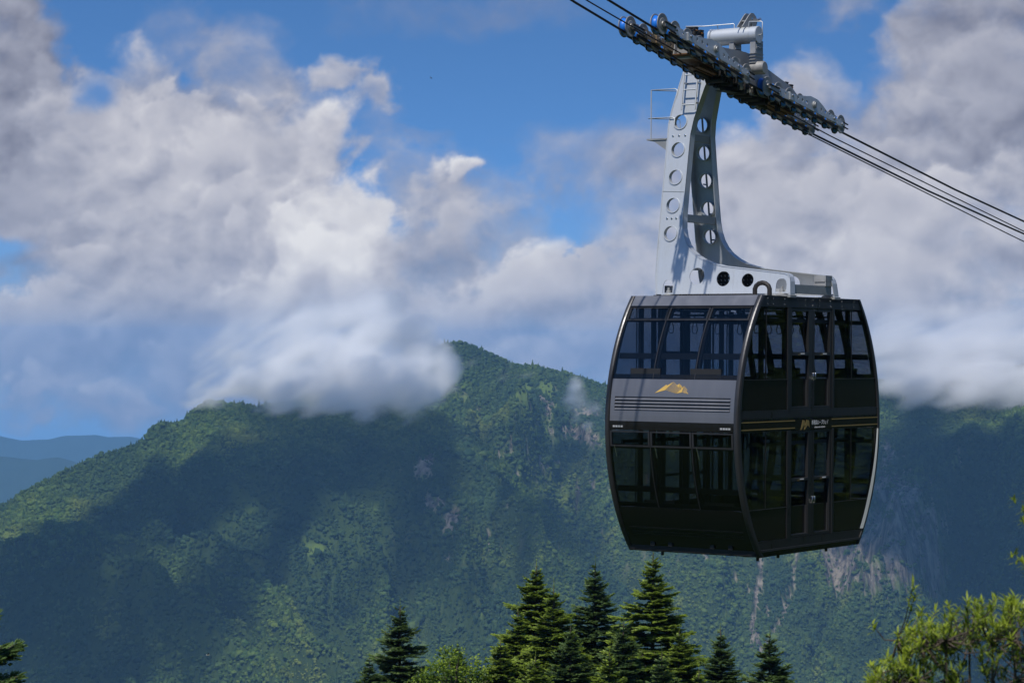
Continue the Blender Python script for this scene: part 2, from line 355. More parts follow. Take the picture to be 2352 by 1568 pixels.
# bare rock, landslips and meadows, stated by direction on the slopes: x, y, rx, ry, turn, strength
ROCKS = [(975, 1070, 24, 30, 0, 1.), (1000, 1160, 40, 26, .3, .8), (1040, 1190, 30, 40, .4, .7), (1260, 945, 10, 34, .2, .9), (1265, 985, 14, 10, .3, .7), (1140, 1040, 10, 40, .1, .6), (1170, 1030, 10, 36, .2, .6), (1180, 1090, 24, 8, -.2, .5),
    (1270, 1070, 22, 12, -.5, .8), (1240, 1050, 8, 30, 0, .6), (1340, 1000, 60, 24, .3, .8), (1350, 950, 40, 30, 0, .6), (1325, 1150, 8, 40, .1, .8), (1120, 1240, 10, 40, .3, .5), (1040, 1290, 40, 20, .3, .45), (1100, 940, 10, 8, 0, .9), (1205, 930, 20, 8, 0, .8), (1250, 920, 26, 10, .5, .7),
    (1930, 1280, 46, 90, .05, 1.), (2000, 1230, 60, 90, .0, .75), (2080, 1240, 60, 110, .1, 1.), (2140, 1290, 36, 90, -.1, .9), (2000, 1330, 50, 40, 0, .8), (1850, 1180, 60, 60, 0, .7), (2060, 1130, 70, 60, 0, .8), (1960, 1160, 50, 60, 0, .7), (2200, 1060, 14, 44, -.3, .5), (2130, 1190, 60, 40, 0, .7), (2040, 1040, 40, 40, 0, .55),
    (1745, 1300, 6, 60, -.05, 1.4), (1735, 1370, 5.5, 50, .1, 1.4), (1730, 1430, 5.5, 60, .05, 1.4), (1745, 1475, 6, 30, -.3, 1.3), (1826, 1310, 5.5, 44, .1, 1.3), (1812, 1370, 5.5, 46, .3, 1.4), (1788, 1430, 5.5, 50, .5, 1.4), (1762, 1480, 6, 30, .5, 1.3), (1620, 1275, 5, 26, -.2, .9), (1690, 1320, 4, 40, -.3, .8), (1718, 1350, 3, 20, -.3, .8),
    (1760, 1400, 5, 14, 0, .8), (1600, 1160, 20, 60, .1, .5), (1500, 1200, 16, 50, .2, .4), (1360, 1110, 14, 50, 0, .5), (740, 1200, 14, 8, 0, .4), (610, 1005, 12, 8, 0, .5), (1480, 1100, 30, 50, 0, .5), (1110, 1380, 8, 26, .2, .5), (1060, 1440, 10, 16, 0, .5), (870, 1340, 10, 20, 0, .3)]
MEADOWS = [(585, 1170, 36, 12, -.2, 1.), (690, 1180, 16, 8, 0, .8), (725, 1262, 40, 14, 0, 1.), (1060, 915, 24, 14, .3, .9), (1200, 905, 40, 24, -.7, 1.), (1260, 890, 30, 24, .6, 1.), (1270, 940, 10, 40, .4, .8), (1280, 1010, 30, 12, -.6, 1.), (760, 1210, 8, 40, -.2, .5), (1180, 1090, 40, 10, -.2, .8),
    (1310, 1150, 30, 40, .2, .7), (1230, 1130, 30, 20, 0, .6), (440, 1240, 8, 40, .8, .4), (1350, 1020, 20, 20, 0, .7), (1120, 1110, 10, 60, -.5, .5), (860, 1160, 60, 20, -.3, .4), (2290, 1020, 60, 24, .5, .35), (1990, 1290, 20, 8, 0, .9), (2050, 1340, 40, 14, .1, .7), (630, 985, 60, 40, -.3, .25)]
def region(lst, x, y, seed, grain=14.):
    wx = fbm(x/34, y/34, 3, .5, seed)*16; wy = fbm(x/34+9, y/34, 3, .5, seed+1)*16
    t = np.zeros_like(x)
    for cx, cy_, rx, ry, tu, w in lst:
        k = min(1., min(rx, ry)/14)
        dx = x-cx+wx*k; dy = y-cy_+wy*k; c, s = math.cos(tu), math.sin(tu)
        t = np.maximum(t, w*1.2*np.exp(-(((dx*c+dy*s)/rx)**2 + ((-dx*s+dy*c)/ry)**2)*.9))
    return t + fbm(x/grain, y/(grain*1.8), 4, .6, seed+5)*.42
def rock_mask(Xw, Yw, Z):
    front = (Yw > 1800) & (Yw < 4200)
    Ys = np.maximum(Yw, 100.); x, y = pix_of(Xw/Ys, Z/Ys)
    s_ = region(ROCKS, x, y, 700) + fbm(Xw/14, Z/60, 4, .6, 720)*.35
    return np.maximum(sstep(.50, .62, s_*front), ledges(x, y)*sstep(-.05, .15, fbm(x/30, y/30, 3, .5, 761)))*front
def ledges(x, y):
    z = np.exp(-((x-1230)/260)**2-((y-1080)/230)**2) + .5*np.exp(-((x-1650)/260)**2-((y-1300)/160)**2)
    return np.clip(z, 0, 1)*sstep(.14, .42, fbm((x+y*.35)/17, (y-x*.1)/46, 4, .6, 760))
def open_mask(Xw, Yw, Z):
    front = (Yw > 1800) & (Yw < 4200)
    Ys = np.maximum(Yw, 100.); x, y = pix_of(Xw/Ys, Z/Ys)
    return np.maximum(np.maximum(sstep(.45, .60, region(ROCKS, x, y, 700))*.93, sstep(.40, .85, region(MEADOWS, x, y, 730))*.9), ledges(x, y))*front
build_land()

# ---------------------------------------------------------------- crowns of the far forest, instanced
def crown_mesh(kind, seed, mat):
    rng = random.Random(seed); bm = bmesh.new()
    if kind == 'dome':
        bmesh.ops.create_icosphere(bm, subdivisions=2, radius=1)
        ph = [Vector((rng.uniform(-9, 9), rng.uniform(-9, 9), rng.uniform(-9, 9))) for _ in range(2)]
        from mathutils import noise
        for v in bm.verts:
            d = noise.noise(v.co*1.6+ph[0])*.38 + noise.noise(v.co*4+ph[1])*.22 + rng.uniform(-.05, .05)
            v.co *= 1+d
            v.co.z = v.co.z*.85 + .35
    else:
        for k in range(5):
            z0 = .1+k*.44; r0 = 1.0*(1-k/5.4)
            c = bm.verts.new((0, 0, z0+.95-.08*k)); ring = []
            for j in range(10):
                t = j/10*math.tau; rr = r0*(1 if j % 2 else .55)*rng.uniform(.8, 1.15)
                ring.append(bm.verts.new((math.cos(t)*rr, math.sin(t)*rr, z0-.12*(j % 2)+rng.uniform(-.06, .06))))
            for j in range(10): bm.faces.new((ring[j], ring[(j+1) % 10], c))
    me = bpy.data.meshes.new('crown_'+kind); bm.to_mesh(me); bm.free(); me.materials.append(mat)
    return me
def forest(name, pts, scale, kinds, zrot=True, props=None):
    """one object whose points carry instances"""
    me = bpy.data.meshes.new(name); pts = np.asarray(pts, np.float32)
    me.vertices.add(len(pts)); me.vertices.foreach_set('co', pts.ravel())
    a = me.attributes.new('size', 'FLOAT', 'POINT'); a.data.foreach_set('value', np.asarray(scale, np.float32))
    o = bpy.data.objects.new(name, me); link(o, **(props or {}))
    cl = bpy.data.collections.new(name+'_kinds')
    for k in kinds: cl.objects.link(k)
    g = bpy.data.node_groups.new(name, 'GeometryNodeTree')
    g.interface.new_socket('Geometry', in_out='INPUT', socket_type='NodeSocketGeometry'); g.interface.new_socket('Geometry', in_out='OUTPUT', socket_type='NodeSocketGeometry')
    N = g.nodes.new; L = g.links.new
    gi, go = N('NodeGroupInput'), N('NodeGroupOutput'); ins = N('GeometryNodeInstanceOnPoints'); ci = N('GeometryNodeCollectionInfo')
    ci.inputs[0].default_value = cl; ci.inputs['Separate Children'].default_value = True; ci.inputs['Reset Children'].default_value = True
    ra = N('FunctionNodeRandomValue'); ra.data_type = 'FLOAT'; ra.inputs[2].default_value = 0; ra.inputs[3].default_value = math.tau
    cx = N('ShaderNodeCombineXYZ'); L(ra.outputs[1], cx.inputs[2])
    at = N('GeometryNodeInputNamedAttribute'); at.data_type = 'FLOAT'; at.inputs[0].default_value = 'size'
    rs = N('FunctionNodeRandomValue'); rs.data_type = 'FLOAT_VECTOR'; rs.inputs[0].default_value = (.82, .82, .8); rs.inputs[1].default_value = (1.15, 1.15, 1.3)
    mu = N('ShaderNodeVectorMath'); mu.operation = 'SCALE'; L(rs.outputs[0], mu.inputs[0]); L(at.outputs[0], mu.inputs['Scale'])
    L(gi.outputs[0], ins.inputs['Points']); L(ci.outputs[0], ins.inputs['Instance']); ins.inputs['Pick Instance'].default_value = True
    L(cx.outputs[0], ins.inputs['Rotation']); L(mu.outputs[0], ins.inputs['Scale']); L(ins.outputs[0], go.inputs[0])
    md = o.modifiers.new('scatter', 'NODES'); md.node_group = g
    return o
def build_far_forest():
    m = material('far_foliage')
    rnd = xnode('ShaderNodeObjectInfo', 5); P = xpos()
    c1 = xmix(rnd, (.030, .064, .013), (.084, .124, .020))
    c1 = xmix(xstep(xnoise(P, .011, 5, .6), .52, .72), c1, (.145, .175, .028))
    c1 = xmix(xstep(xnoise(P, .006, 3, .5), .38, .62), c1, xmix(rnd, (.015, .036, .014), (.034, .064, .020)))
    surf(pbsdf(c1, .9, spec=.15))
    kinds = []
    for i in range(5):
        me = crown_mesh('dome', 60+i, m); kinds.append(bpy.data.objects.new('broadleaf_crown', me))
    for i in range(3):
        me = crown_mesh('cone', 70+i, m)
        for v in me.vertices: v.co *= .8
        kinds.append(bpy.data.objects.new("conifer_crown", me))
    rng = np.random.default_rng(4)
    n = 560000
    D = np.sqrt(rng.uniform(2150**2, 3750**2, n)); a = rng.uniform(-R(14.6), R(14.6), n)
    Xw, Yw = D*np.sin(a), D*np.cos(a); Z = land(Xw, Yw)
    op = open_mask(Xw, Yw, Z)
    keep = op < rng.uniform(.25, 1.0, n)
    dens = fbm(Xw/40, Yw/40, 3, .5, 900)
    keep &= dens > rng.uniform(-.9, -.25, n)
    Xw, Yw, Z = Xw[keep], Yw[keep], Z[keep]
    size = rng.lognormal(0, .36, len(Xw))*1.62*(1+.3*np.clip(fbm(Xw/120, Yw/120, 3, .5, 950)*2, -1, 1))
    forest('forest', np.stack([Xw, Yw, Z+.6], -1), size, kinds, props={'kind': 'stuff'})
build_far_forest()
# ---------------------------------------------------------------- low clouds added out of view, shaped so their shadows fall on the slopes
SHADES = [(620, 1010, 300, 62, 0., 1.), (860, 1015, 170, 70, .1, 1.), (960, 1070, 120, 50, .5, .9), (720, 1080, 190, 60, -.1, .9), (470, 1130, 200, 62, -.5, 1.), (300, 1215, 190, 72, -.5, 1.), (100, 1330, 200, 90, -.5, 1.), (10, 1480, 140, 120, 0, 1.), (150, 1500, 170, 70, -.3, .9),
    (330, 1480, 170, 62, -.35, .95), (500, 1390, 130, 52, -.75, 1.), (620, 1290, 110, 34, -.8, .95), (700, 1180, 90, 30, -.6, .8), (560, 1440, 60, 40, -.5, .7), (985, 1235, 95, 52, -.2, 1.), (850, 1310, 70, 26, -.3, .6), (1210, 1200, 90, 50, .1, .85), (1330, 1240, 70, 40, 0, .7),
    (1290, 1060, 70, 30, .4, .75), (1360, 1060, 50, 40, 0, .6), (1250, 1100, 40, 30, 0, .5), (1060, 1100, 70, 22, .7, .7), (160, 1082, 150, 16, -.52, .7),
    (1115, 1010, 34, 14, .6, .75), (1190, 985, 30, 16, -.5, .7), (1230, 1055, 36, 14, .5, .75), (1130, 1075, 30, 16, -.4, .6), (1340, 1160, 40, 16, .5, .7), (1100, 1340, 70, 18, -.5, .6), (1250, 1330, 60, 20, -.4, .6), (1480, 1330, 70, 26, .2, .55), (800, 1400, 70, 18, -.7, .6), (900, 1180, 40, 16, -.6, .6), (2160, 1110, 330, 120, 0, 1.2), (2300, 1260, 180, 170, 0, 1.2), (2050, 1130, 230, 70, 0, 1.), (1850, 1120, 150, 80, 0, .9), (2350, 1450, 200, 140, 0, .9), (2120, 1370, 60, 20, 0, .5), (1700, 1200, 60, 40, 0, .5), (1600, 1420, 60, 30, 0, .35), (1960, 1480, 160, 30, -.1, .5)]
def shade(x, y):
    wx = fbm(x/120, y/90, 4, .5, 801)*34; wy = fbm(x/120+7, y/90, 4, .5, 805)*26
    t = np.zeros_like(x)
    for cx, cy_, rx, ry, tu, w in SHADES:
        dx = x-cx+wx; dy = y-cy_+wy; c, s = math.cos(tu), math.sin(tu)
        t = np.maximum(t, w*np.exp(-((((dx*c+dy*s)/rx)**2 + ((-dx*s+dy*c)/ry)**2)**1.5)*.7))
    ylim = np.interp(x, [0, 250, 480, 1000, 1060, 1200, 1500, 1850, 2400], [0, 0, 1000, 1000, 900, 0, 0, 1015, 1015])
    return (t + fbm(x/60, y/46, 4, .5, 811)*.16)*sstep(ylim, ylim+26, y)
def build_shadow_clouds():
    Zc = 1150.; st = 11.
    gx = np.arange(-1150, 950, st); gy = np.arange(1250, 2900, st); Gx, Gy = np.meshgrid(gx, gy)
    t = np.full_like(Gx, 1400.)
    for _ in range(9): t = (Zc-land(Gx-t*SUN.x, Gy-t*SUN.y))/SUN.z*.8 + t*.2
    Px, Py, Pz = Gx-t*SUN.x, Gy-t*SUN.y, Zc-t*SUN.z
    x, y = pix_of(Px/Py, Pz/Py)
    lim = np.interp(x, [0, 980, 1060, 1700, 1900], [2890, 2890, 3400, 3280, 3215]); s = shade(x, y)*sstep(lim+10, lim-30, Py)
    th = np.clip(s-.41, 0, 1)*520
    mask = th > 0
    H = th*(.5+fbm(Gx/90, Gy/90, 3, .5, 71)*.15)
    idx = -np.ones(Gx.shape, int); q = mask[:-1, :-1] | mask[1:, :-1] | mask[:-1, 1:] | mask[1:, 1:]
    # keep whole cells; where the thickness is zero top and bottom share a vertex
    vt = np.stack([Gx, Gy, Zc+H], -1).reshape(-1, 3); vb = np.stack([Gx, Gy, Zc-(th-H)-1e-3], -1).reshape(-1, 3)
    f = grid_faces(*Gx.shape)[q.ravel()]
    used = np.unique(f); remap = -np.ones(Gx.size, int); remap[used] = np.arange(len(used)); n = len(used)
    m = bpy.data.materials.new('cloud_vapour'); m.use_nodes = True; X.nt = m.node_tree; X.nt.nodes.clear()
    o = X.nt.nodes.new('ShaderNodeOutputMaterial'); v = X.nt.nodes.new('ShaderNodeVolumeScatter'); v.inputs['Density'].default_value = .015; v.inputs['Color'].default_value = (1, 1, 1, 1); v.inputs['Anisotropy'].default_value = .3
    X.nt.links.new(v.outputs[0], o.inputs['Volume'])
    # close the rim of each cloud
    e = {}
    F = remap[f]
    allf = [F, F[:, ::-1]+n]
    ed = np.concatenate([F[:, [k, (k+1) % 4]] for k in range(4)]); key = np.sort(ed, 1); kk = key[:, 0]*n+key[:, 1]
    u, first, cnt = np.unique(kk, return_index=True, return_counts=True)
    b = ed[first[cnt == 1]]
    allf.append(np.stack([b[:, 1], b[:, 0], b[:, 0]+n, b[:, 1]+n], 1))
    me = np_mesh('clouds', np.concatenate([vt[used], vb[used]]), np.concatenate(allf), m, False)
    link(bpy.data.objects.new('clouds', me), kind='stuff')  # unseen deck, its outline cut to the shadow pattern
build_shadow_clouds()
def build_haze():
    m = bpy.data.materials.new('haze'); m.use_nodes = True; X.nt = m.node_tree; X.nt.nodes.clear()
    o = X.nt.nodes.new('ShaderNodeOutputMaterial'); v = X.nt.nodes.new('ShaderNodeVolumePrincipled')
    v.inputs['Density'].default_value = HAZE_D; v.inputs['Color'].default_value = (*HAZE_C, 1); v.inputs['Anisotropy'].default_value = .0
    X.nt.links.new(v.outputs[0], o.inputs['Volume'])
    bm = bmesh.new(); bmesh.ops.create_cube(bm, size=1)
    x0, x1, y0, y1, z0, z1 = -14800, 14800, -14800, 14800, -2200, 120
    for vv in bm.verts: vv.co = Vector(((x0+x1)/2+vv.co.x*(x1-x0), (y0+y1)/2+vv.co.y*(y1-y0), (z0+z1)/2+vv.co.z*(z1-z0)))
    me = bpy.data.meshes.new('haze'); bm.to_mesh(me); bm.free(); me.materials.append(m)
    link(bpy.data.objects.new('haze', me), kind='stuff')
HAZE_D = .68e-4; HAZE_C = (.27, .56, .97)
build_haze()
# ---------------------------------------------------------------- cloud resting on the ridge: a real bank of vapour on a voxel grid
MIST = [  # direction x, y on the raster, distance, radii across / up / deep in metres, density
    (520, 905, 2910, 30, 16, 50, .7), (575, 890, 2900, 36, 26, 60, .9), (640, 860, 2920, 46, 44, 70, .8), (660, 905, 2880, 40, 22, 60, .9), (720, 880, 2900, 46, 36, 70, 1.), (790, 900, 2870, 44, 26, 60, 1.), (800, 830, 2930, 60, 50, 80, .8),
    (860, 890, 2870, 46, 34, 60, 1.), (930, 880, 2880, 44, 38, 60, 1.), (985, 890, 2900, 34, 26, 50, .9), (1005, 850, 2980, 26, 26, 60, .8), (965, 830, 3000, 36, 36, 70, .8), (940, 770, 3000, 36, 44, 70, .7), (870, 740, 2980, 56, 60, 80, .7), (780, 740, 2980, 60, 60, 80, .45),
    (560, 840, 2930, 70, 40, 70, .42), (680, 790, 2940, 90, 50, 80, .5), (480, 880, 2950, 40, 26, 50, .35), (460, 915, 2940, 30, 9, 40, .35), (700, 925, 2840, 26, 9, 30, .5), (830, 938, 2830, 30, 10, 30, .6), (600, 928, 2850, 20, 7, 26, .4), (1000, 915, 2860, 20, 12, 30, .6), (900, 930, 2840, 24, 10, 30, .5),
    (1322, 892, 3250, 15, 20, 30, .42), (1330, 930, 3230, 24, 20, 30, .48), (1312, 965, 3200, 16, 12, 22, .34), (1362, 950, 3210, 18, 16, 24, .40), (1350, 985, 3190, 14, 14, 24, .30), (1190, 850, 3330, 34, 8, 40, .14), (1080, 830, 3350, 20, 18, 40, .16), (1160, 870, 3300, 14, 16, 30, .10), (660, 995, 2760, 10, 4, 20, .12)]
MIST_R = [(1990, 880, 3280, 36, 20, 60, .4), (2050, 870, 3270, 40, 30, 60, .8), (2110, 890, 3240, 34, 28, 60, .9), (2150, 860, 3260, 50, 40, 70, 1.), (2210, 890, 3230, 40, 26, 60, 1.), (2270, 870, 3250, 50, 40, 70, 1.), (2340, 895, 3230, 44, 26, 60, 1.), (2400, 870, 3250, 60, 40, 80, 1.),
    (2100, 800, 3300, 90, 50, 90, .7), (2280, 790, 3300, 100, 50, 90, .7), (2085, 930, 3200, 16, 14, 26, .5), (2070, 955, 3190, 8, 7, 16, .3), (2290, 935, 3190, 34, 12, 30, .45), (2170, 925, 3200, 18, 12, 26, .5), (2330, 945, 3180, 16, 8, 20, .3)]
def build_mist(name, spec, dens, seed, col):
    cs = []
    for x, y, D, rx, rz, ry, w in spec:
        a, e = tan_of(x, y); cs.append((float(a)*D, D, float(e)*D, rx, ry, rz, w))
    C = np.array(cs); pad = 1.5
    lo = (C[:, :3]-C[:, 3:6]*pad).min(0); hi = (C[:, :3]+C[:, 3:6]*pad).max(0); hi[2] = min(hi[2], 118)
    n = np.ceil((hi-lo)/np.array([4.5, 9., 3.2])).astype(int)
    ax = [lo[i]+(np.arange(n[i]))*(hi[i]-lo[i])/(n[i]-1) for i in range(3)]
    Zg, Yg, Xg = np.meshgrid(ax[2], ax[1], ax[0], indexing='ij')
    # wind-drawn lumps: plane noise sheared through the depth
    px_, pz_ = Xg + .45*Yg, Zg + .22*Yg
    shp = (-1, n[0]); A2 = px_.reshape(shp); B2 = pz_.reshape(shp)
    w1 = fbm(A2/90, B2/60, 3, .5, seed)*26; w2 = fbm(A2/60+5, B2/45, 4, .55, seed+1)*27
    t = np.zeros(A2.shape); Xf, Yf, Zf = Xg.reshape(shp), Yg.reshape(shp), Zg.reshape(shp)
    for cx, cy_, cz, rx, ry, rz, w in cs:
        q = ((Xf+w1-cx)/rx)**2 + ((Yf-cy_)/ry)**2 + ((Zf+w2-cz)/rz)**2
        t = np.maximum(t, w*np.clip(1.25-q**.5, 0, 1))
    nz = fbm(A2/38, B2/30, 7, .66, seed+2)*1.7 + fbm(A2/110, B2/60, 3, .5, seed+7)*.5
    t = np.clip(t*1.7 + nz*np.minimum(t*3, 1) - .16, 0, 1)**1.3
    t *= sstep(115, 0, Zf)
    t = t.reshape(Zg.shape); t[0] = t[-1] = 0; t[:, 0] = t[:, -1] = 0; t[:, :, 0] = t[:, :, -1] = 0
    me = bpy.data.meshes.new(name); me.vertices.add(t.size); me.vertices.foreach_set('co', np.stack([Xg, Yg, Zg], -1).astype(np.float32).ravel())
    at = me.attributes.new('vapour', 'FLOAT', 'POINT'); at.data.foreach_set('value', t.astype(np.float32).ravel())
    m = bpy.data.materials.new(name+'_vapour'); m.use_nodes = True; X.nt = m.node_tree; X.nt.nodes.clear()
    o = X.nt.nodes.new('ShaderNodeOutputMaterial'); v = X.nt.nodes.new('ShaderNodeVolumePrincipled')
    v.inputs['Density'].default_value = dens; v.inputs['Color'].default_value = col; v.inputs['Density Attribute'].default_value = 'density'
    X.nt.links.new(v.outputs[0], o.inputs['Volume'])
    me.materials.append(m)
    ob = bpy.data.objects.new(name, me); link(ob, kind='stuff')
    g = bpy.data.node_groups.new(name, 'GeometryNodeTree')
    g.interface.new_socket('Geometry', in_out='INPUT', socket_type='NodeSocketGeometry'); g.interface.new_socket('Geometry', in_out='OUTPUT', socket_type='NodeSocketGeometry')
    N = g.nodes.new; L = g.links.new
    gi, go = N('NodeGroupInput'), N('NodeGroupOutput'); vc = N('GeometryNodeVolumeCube'); si = N('GeometryNodeSampleIndex'); si.data_type = 'FLOAT'; si.domain = 'POINT'
    na = N('GeometryNodeInputNamedAttribute'); na.data_type = 'FLOAT'; na.inputs[0].default_value = 'vapour'
    L(gi.outputs[0], si.inputs['Geometry']); L(na.outputs[0], si.inputs['Value'])
    pos = N('GeometryNodeInputPosition'); sp = N('ShaderNodeSeparateXYZ'); L(pos.outputs[0], sp.inputs[0])
    def mm(op, a, b):
        q = N('ShaderNodeMath'); q.operation = op
        for i, z in enumerate((a, b)):
            if isinstance(z, (int, float)): q.inputs[i].default_value = z
            elif z is not None: L(z, q.inputs[i])
        return q.outputs[0]
    ix = [mm('ROUND', mm('MULTIPLY', mm('SUBTRACT', sp.outputs[i], float(lo[i])), float((n[i]-1)/(hi[i]-lo[i]))), None) for i in range(3)]
    idx = mm('ADD', ix[0], mm('MULTIPLY', mm('ADD', ix[1], mm('MULTIPLY', ix[2], int(n[1]))), int(n[0])))
    L(idx, si.inputs['Index']); L(si.outputs[0], vc.inputs['Density'])
    vc.inputs['Background'].default_value = 0; vc.inputs['Min'].default_value = lo; vc.inputs['Max'].default_value = hi
    for i, k in enumerate(('Resolution X', 'Resolution Y', 'Resolution Z')): vc.inputs[k].default_value = int(n[i])
    sm = N('GeometryNodeSetMaterial'); sm.inputs['Material'].default_value = m; L(vc.outputs[0], sm.inputs[0]); L(sm.outputs[0], go.inputs[0])
    md = ob.modifiers.new('bank', 'NODES'); md.node_group = g
    print('mist', name, n, t.size, float(t.mean()))
build_mist('mist', MIST, .040, 300, (.975, .975, .98, 1))
build_mist('mist', MIST_R, .040, 340, (.93, .93, .94, 1))
cy.volume_bounces = 10; cy.max_bounces = 14; cy.volume_step_rate = 2.0; cy.volume_max_steps = 256
# ---------------------------------------------------------------- builder: shapes of one part collected into one mesh
class MB:
    base = Vector((0, 0, 0))
    def __init__(s): s.v = []; s.f = []; s.m = []; s.mats = []; s.cur = 0; s.sm = set()
    def use(s, mat):
        if mat not in s.mats: s.mats.append(mat)
        s.cur = s.mats.index(mat); return s
    def add(s, vs, fs, smooth=False):
        o = len(s.v); s.v += [Vector(v) for v in vs]
        for f in fs:
            if smooth: s.sm.add(len(s.f))
            s.f.append([i+o for i in f]); s.m.append(s.cur)
        return s
    def box(s, x0, x1, y0, y1, z0, z1, xf=None):
        vs = [(x, y, z) for z in (z0, z1) for y in (y0, y1) for x in (x0, x1)]
        if xf: vs = [xf(Vector(v)) for v in vs]
        return s.add(vs, [(0, 2, 3, 1), (4, 5, 7, 6), (0, 1, 5, 4), (2, 6, 7, 3), (0, 4, 6, 2), (1, 3, 7, 5)])
    def bar(s, a, b, w, h=None, up=(0, 0, 1)):
        a, b = Vector(a), Vector(b); d = (b-a).normalized(); h = h or w
        u = d.cross(Vector(up)); u = u.normalized() if u.length > 1e-4 else Vector((1, 0, 0)); n = u.cross(d).normalized()
        vs = [p+u*w/2*i+n*h/2*j for p in (a, b) for (i, j) in ((-1, -1), (1, -1), (1, 1), (-1, 1))]
        return s.add(vs, [(0, 1, 2, 3), (7, 6, 5, 4), (0, 4, 5, 1), (1, 5, 6, 2), (2, 6, 7, 3), (3, 7, 4, 0)])
    def tube(s, pts, r, n=10, cap=True, closed=False):
        pts = [Vector(p) for p in pts]; rings = []
        rs = r if isinstance(r, (list, tuple)) else [r]*len(pts)
        pu = None; o = len(s.v); vs = []
        for i, p in enumerate(pts):
            d = (pts[min(i+1, len(pts)-1)]-pts[max(i-1, 0)]).normalized()
            if pu is None: pu = d.cross(Vector((0, 0, 1))); pu = pu.normalized() if pu.length > .01 else Vector((1, 0, 0))
            u = (pu - d*pu.dot(d)).normalized(); w = d.cross(u); pu = u
            for k in range(n):
                t = k/n*math.tau; vs.append(p+(u*math.cos(t)+w*math.sin(t))*rs[i])
        fs = [(i*n+k, (i+1)*n+k, (i+1)*n+(k+1) % n, i*n+(k+1) % n) for i in range(len(pts)-1) for k in range(n)]
        s.add(vs, fs, True)
        if cap:
            m = (len(pts)-1)*n
            s.add([vs[k] for k in range(n)], [tuple(range(n))]); s.add([vs[m+k] for k in range(n)], [tuple(reversed(range(n)))])
        return s
    def lathe(s, c, axis, prof, n=28):
        """prof: list of (distance along axis, radius)"""
        c, ax = Vector(c), Vector(axis).normalized(); u = ax.orthogonal().normalized(); w = ax.cross(u)
        for (t0, r0), (t1, r1) in zip(prof[:-1], prof[1:]):      # every band keeps its own rim so edges stay crisp
            vs = [c+ax*t+(u*math.cos(k/n*math.tau)+w*math.sin(k/n*math.tau))*r for t, r in ((t0, r0), (t1, r1)) for k in range(n)]
            s.add(vs, [(k, (k+1) % n, n+(k+1) % n, n+k) for k in range(n)], abs(t1-t0) > 1e-6)
        return s
    def plate(s, outer, holes, f, t0, t1):
        """flat plate with holes: 2-d loops, f(u, v, t) gives the place, thickness from t0 to t1"""
        from mathutils.geometry import tessellate_polygon
        loops = [outer]+holes; flat = [p for l in loops for p in l]
        tri = tessellate_polygon([[Vector((p[0], p[1], 0)) for p in l] for l in loops]); n = len(flat)
        vs = [f(p[0], p[1], t0) for p in flat]+[f(p[0], p[1], t1) for p in flat]
        fs = [tuple(t) for t in tri]+[tuple(i+n for i in reversed(t)) for t in tri]; o = 0
        for l in loops:
            k = len(l)
            for i in range(k): fs.append((o+i, o+(i+1) % k, o+(i+1) % k+n, o+i+n))
            o += k
        return s.add(vs, fs)
    def build(s, name, parent, mat=None, rel=True, **props):
        me = bpy.data.meshes.new(name)
        b = MB.base if rel else Vector((0, 0, 0))
        me.from_pydata([v-b for v in s.v], [], s.f)
        for m in (s.mats or [mat]): me.materials.append(m)
        if s.mats: me.polygons.foreach_set('material_index', s.m)
        fl = np.zeros(len(s.f), bool); fl[list(s.sm)] = True; me.polygons.foreach_set('use_smooth', fl)
        bm = bmesh.new(); bm.from_mesh(me); bmesh.ops.recalc_face_normals(bm, faces=bm.faces); bm.to_mesh(me); bm.free()
        o = bpy.data.objects.new(name, me); return link(o, parent, **props)
def circle(cx, cy_, r, n=28): return [(cx+math.cos(i/n*math.tau)*r, cy_+math.sin(i/n*math.tau)*r) for i in range(n)]

# ---------------------------------------------------------------- materials of the cable car
def mat_simple(name, col, rough, metal=0., spec=.5, wear=0., scale=3., streak=0, **kw):
    m = material(name); P = xobj()
    if streak: P = xmap(P, (2.2, 2.2, .30))
    n = xnoise(P, scale, 6, .6)
    c = xmix(n, tuple(v*(1-wear) for v in col), tuple(min(1, v*(1+wear)) for v in col)) if wear else col
    r = xstep(n, .3, .7, rough*.85, min(1, rough*1.2)) if wear else rough
    surf(pbsdf(c, r, metal, spec, **kw)); return m
M = {}
M['graphite'] = mat_simple('graphite_paint', (.150, .157, .182), .34, .35, .5, .16, 1.6, 1)
M['black'] = mat_simple('black_paint', (.010, .0095, .009), .16, 0, .45, .5, 2.4, 1)
M['satin'] = mat_simple('satin_black', (.020, .020, .022), .32, .1, .4, .4, 2.4, 1)
M['frame'] = mat_simple('anodised_frame', (.045, .045, .05), .36, .4, .5, .15, 3.)
M['dark'] = mat_simple('interior_dark', (.016, .016, .018), .7, 0, .3, .2)
M['rubber'] = mat_simple('rubber', (.008, .008, .009), .6)
M['gold'] = mat_simple('gold_print', (.62, .40, .10), .45, .1)
M['dimgold'] = mat_simple('bronze_print', (.30, .20, .055), .5, .1)
M['white'] = mat_simple('white_print', (.7, .7, .72), .5)
M['chrome'] = mat_simple('bright_steel', (.62, .62, .64), .22, 1.)
M['lens'] = mat_simple('lamp_lens', (.55, .56, .6), .1, .3)
M['seat'] = mat_simple('bench_seat', (.012, .013, .017), .7)
M['roof'] = mat_simple('roof_skin', (.55, .54, .50), .5, 0, .4, .15, 2.)
M['blue'] = mat_simple('blue_polyurethane', (.012, .16, .62), .32, 0, .5, .25, 8.)
M['rope'] = mat_simple('greased_rope', (.018, .014, .016), .45, .3, .4, .3, 30.)
M['tan'] = mat_simple('weathered_primer', (.26, .19, .12), .6, .1, .4, .3, 4.)
M['alu'] = mat_simple('bare_aluminium', (.50, .52, .51), .35, .3)  # pale tone stands for sunlight on the corner frame; also the weld seams
